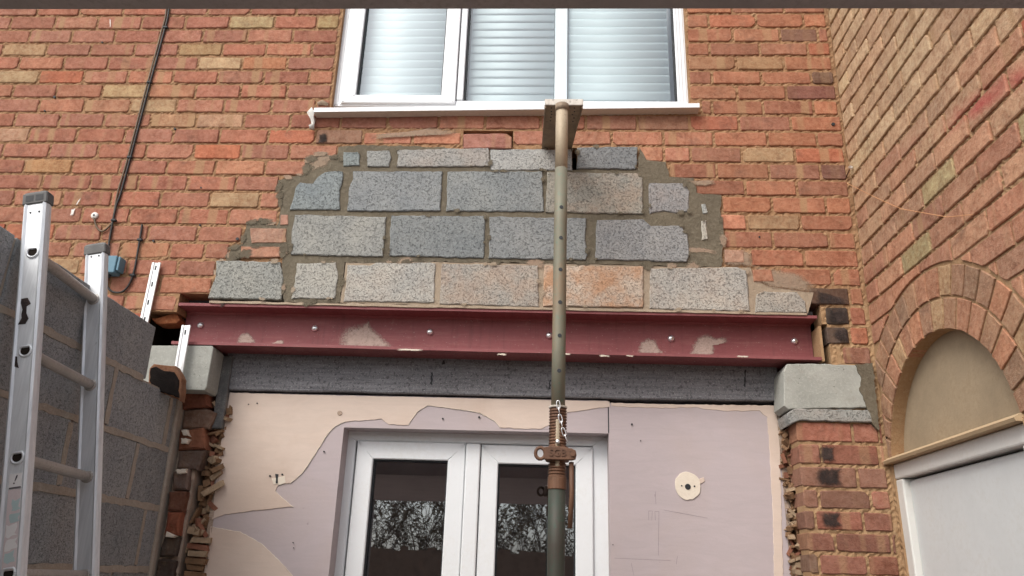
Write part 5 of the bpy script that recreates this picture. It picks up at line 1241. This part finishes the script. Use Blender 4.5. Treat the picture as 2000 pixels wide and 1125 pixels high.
# white expanding foam at the sill's left end
fm = thing('foam_lump', 'lump of white expanding foam at the left end of the window sill', 'foam', tuple(at(608, 230)))
m2 = MB(); pts = [at(x, y, -0.02) for x, y in ((612,215),(606,222),(610,232),(612,242),(608,250))]; m2.tube(pts, [0.012, 0.018, 0.011, 0.007, 0.012], 9)
for v in m2.v: v += Vector((J(0.004), J(0.006), J(0.004)))
m2.build('foam', M['foam'], fm, True)
# grey sealant lump by the sill
m2 = MB(); pts = [at(x, y, -0.006) for x, y in ((620,203),(630,200),(640,204))]; m2.tube(pts, [0.008, 0.012, 0.008], 8); m2.build('sealant', M['cement_grey'], fm, True)

# thin white paint runs and chalk marks on the bricks (flat paint)
for pts in ([(215,38),(217.5,38),(217,55),(215.5,55)], [(157,388),(160,387),(151,403),(148,402)], [(140,410),(150,406),(144,422),(137,424)]):
    smear('paint_run', rough_outline(px_poly(pts), 0.008, 0.0012), fr_back, -0.005, M['white_plastic'], wall, 0.003)

# ================================================================== WHAT STANDS BEHIND THE CAMERA
cano = thing('canopy', 'dark board canopy whose front edge crosses the top of the view', 'canopy', (0, -3.5, 0))
mb = MB(); mb.box((-1.9, -4.7, 2.305), (1.9, -2.335, 2.36)); mb.build('roof_board', M['canopy_under'], cano)
mb = MB(); zl_, zr_ = 2.2945, 2.2905
x0, x1 = -1.9, 1.9
mb.add([(x0, -2.31, zl_), (x1, -2.31, zr_), (x1, -2.334, zr_), (x0, -2.334, zl_), (x0, -2.31, 2.41), (x1, -2.31, 2.41), (x1, -2.334, 2.41), (x0, -2.334, 2.41)], [(0,3,2,1),(4,5,6,7),(0,1,5,4),(1,2,6,5),(2,3,7,6),(3,0,4,7)])
mb.build('fascia', M['canopy'], cano, bevel=0.003)
for x in (-1.8, 1.8):
    for y in (-2.40, -4.6): mb = MB(); mb.box((x - 0.04, y - 0.04, 0), (x + 0.04, y + 0.04, 2.304)); mb.build('post', M['canopy'], cano)

fn = thing('garden_fence', 'brown board fence behind the garden, mirrored in the door glass', 'fence', (-1.5, -9.0, 0))
x = -6.0; fb = None
while x < 3.5:
    m2 = MB(); m2.box((x, -9.02, 0.05), (x + 0.14, -9.0, 1.95 + rnd.uniform(-0.04, 0.04))); m2.build('board', M['fence'], fn); x += 0.1404
m2 = MB(); m2.box((-6, -9.07, 1.6), (3.5, -9.021, 1.68)); m2.box((-6, -9.07, 0.4), (3.5, -9.021, 0.48)); m2.build('fence_rail', M['fence'], fn)
def shrub(x, y, h, seed, first=None):
    r = random.Random(seed)
    root = thing('bare_shrub', 'bare twiggy shrub behind the garden fence, mirrored in the door glass', 'shrub', (x, y, 0), 'shrubs behind the fence')
    m2 = MB(); lf = MB()
    def grow(p, d, L, rad, lev):
        pts = [p]; q_ = p.copy(); dd = d.copy()
        for i in range(4):
            dd = (dd + Vector((r.uniform(-.25,.25), r.uniform(-.25,.25), r.uniform(-.1,.18)))).normalized(); q_ = q_ + dd * L / 4; pts.append(q_.copy())
        m2.tube(pts, [max(rad, 0.005) * (1 - 0.14 * i) for i in range(5)], 3, False)
        if lev < 3:
            for k in range(4 if lev else 6):
                s_ = pts[r.randint(1, 4)]; grow(s_, (dd + Vector((r.uniform(-.9,.9), r.uniform(-.9,.9), r.uniform(-.2,.5)))).normalized(), L * r.uniform(.45,.7), rad * .5, lev + 1)
        else:
            for k in range(9):
                c = pts[r.randint(0, 4)]; e = Vector((r.uniform(-1,1), r.uniform(-1,1), r.uniform(-1,.3))).normalized() * 0.09; s_ = e.orthogonal().normalized() * 0.012
                lf.add([c, c + e * .5 + s_, c + e, c + e * .5 - s_], [(0, 1, 2, 3)])
    for k in range(4): grow(Vector((x + r.uniform(-.2,.2), y + r.uniform(-.2,.2), 0)), Vector((r.uniform(-.4,.4), r.uniform(-.4,.4), 1)).normalized(), h * .6, 0.022, 0)
    m2.build('stems', M['twig'], root); o = lf.build('leaves', M['leaf'], root); o['kind'] = 'stuff'
for i, (x, y, h) in enumerate(((-4.6,-10.4,3.3),(-3.5,-10.0,3.6),(-2.5,-10.6,3.2),(-1.5,-10.1,3.7),(-0.5,-10.5,3.3),(0.5,-10.2,3.6))): shrub(x, y, h, 20 + i)
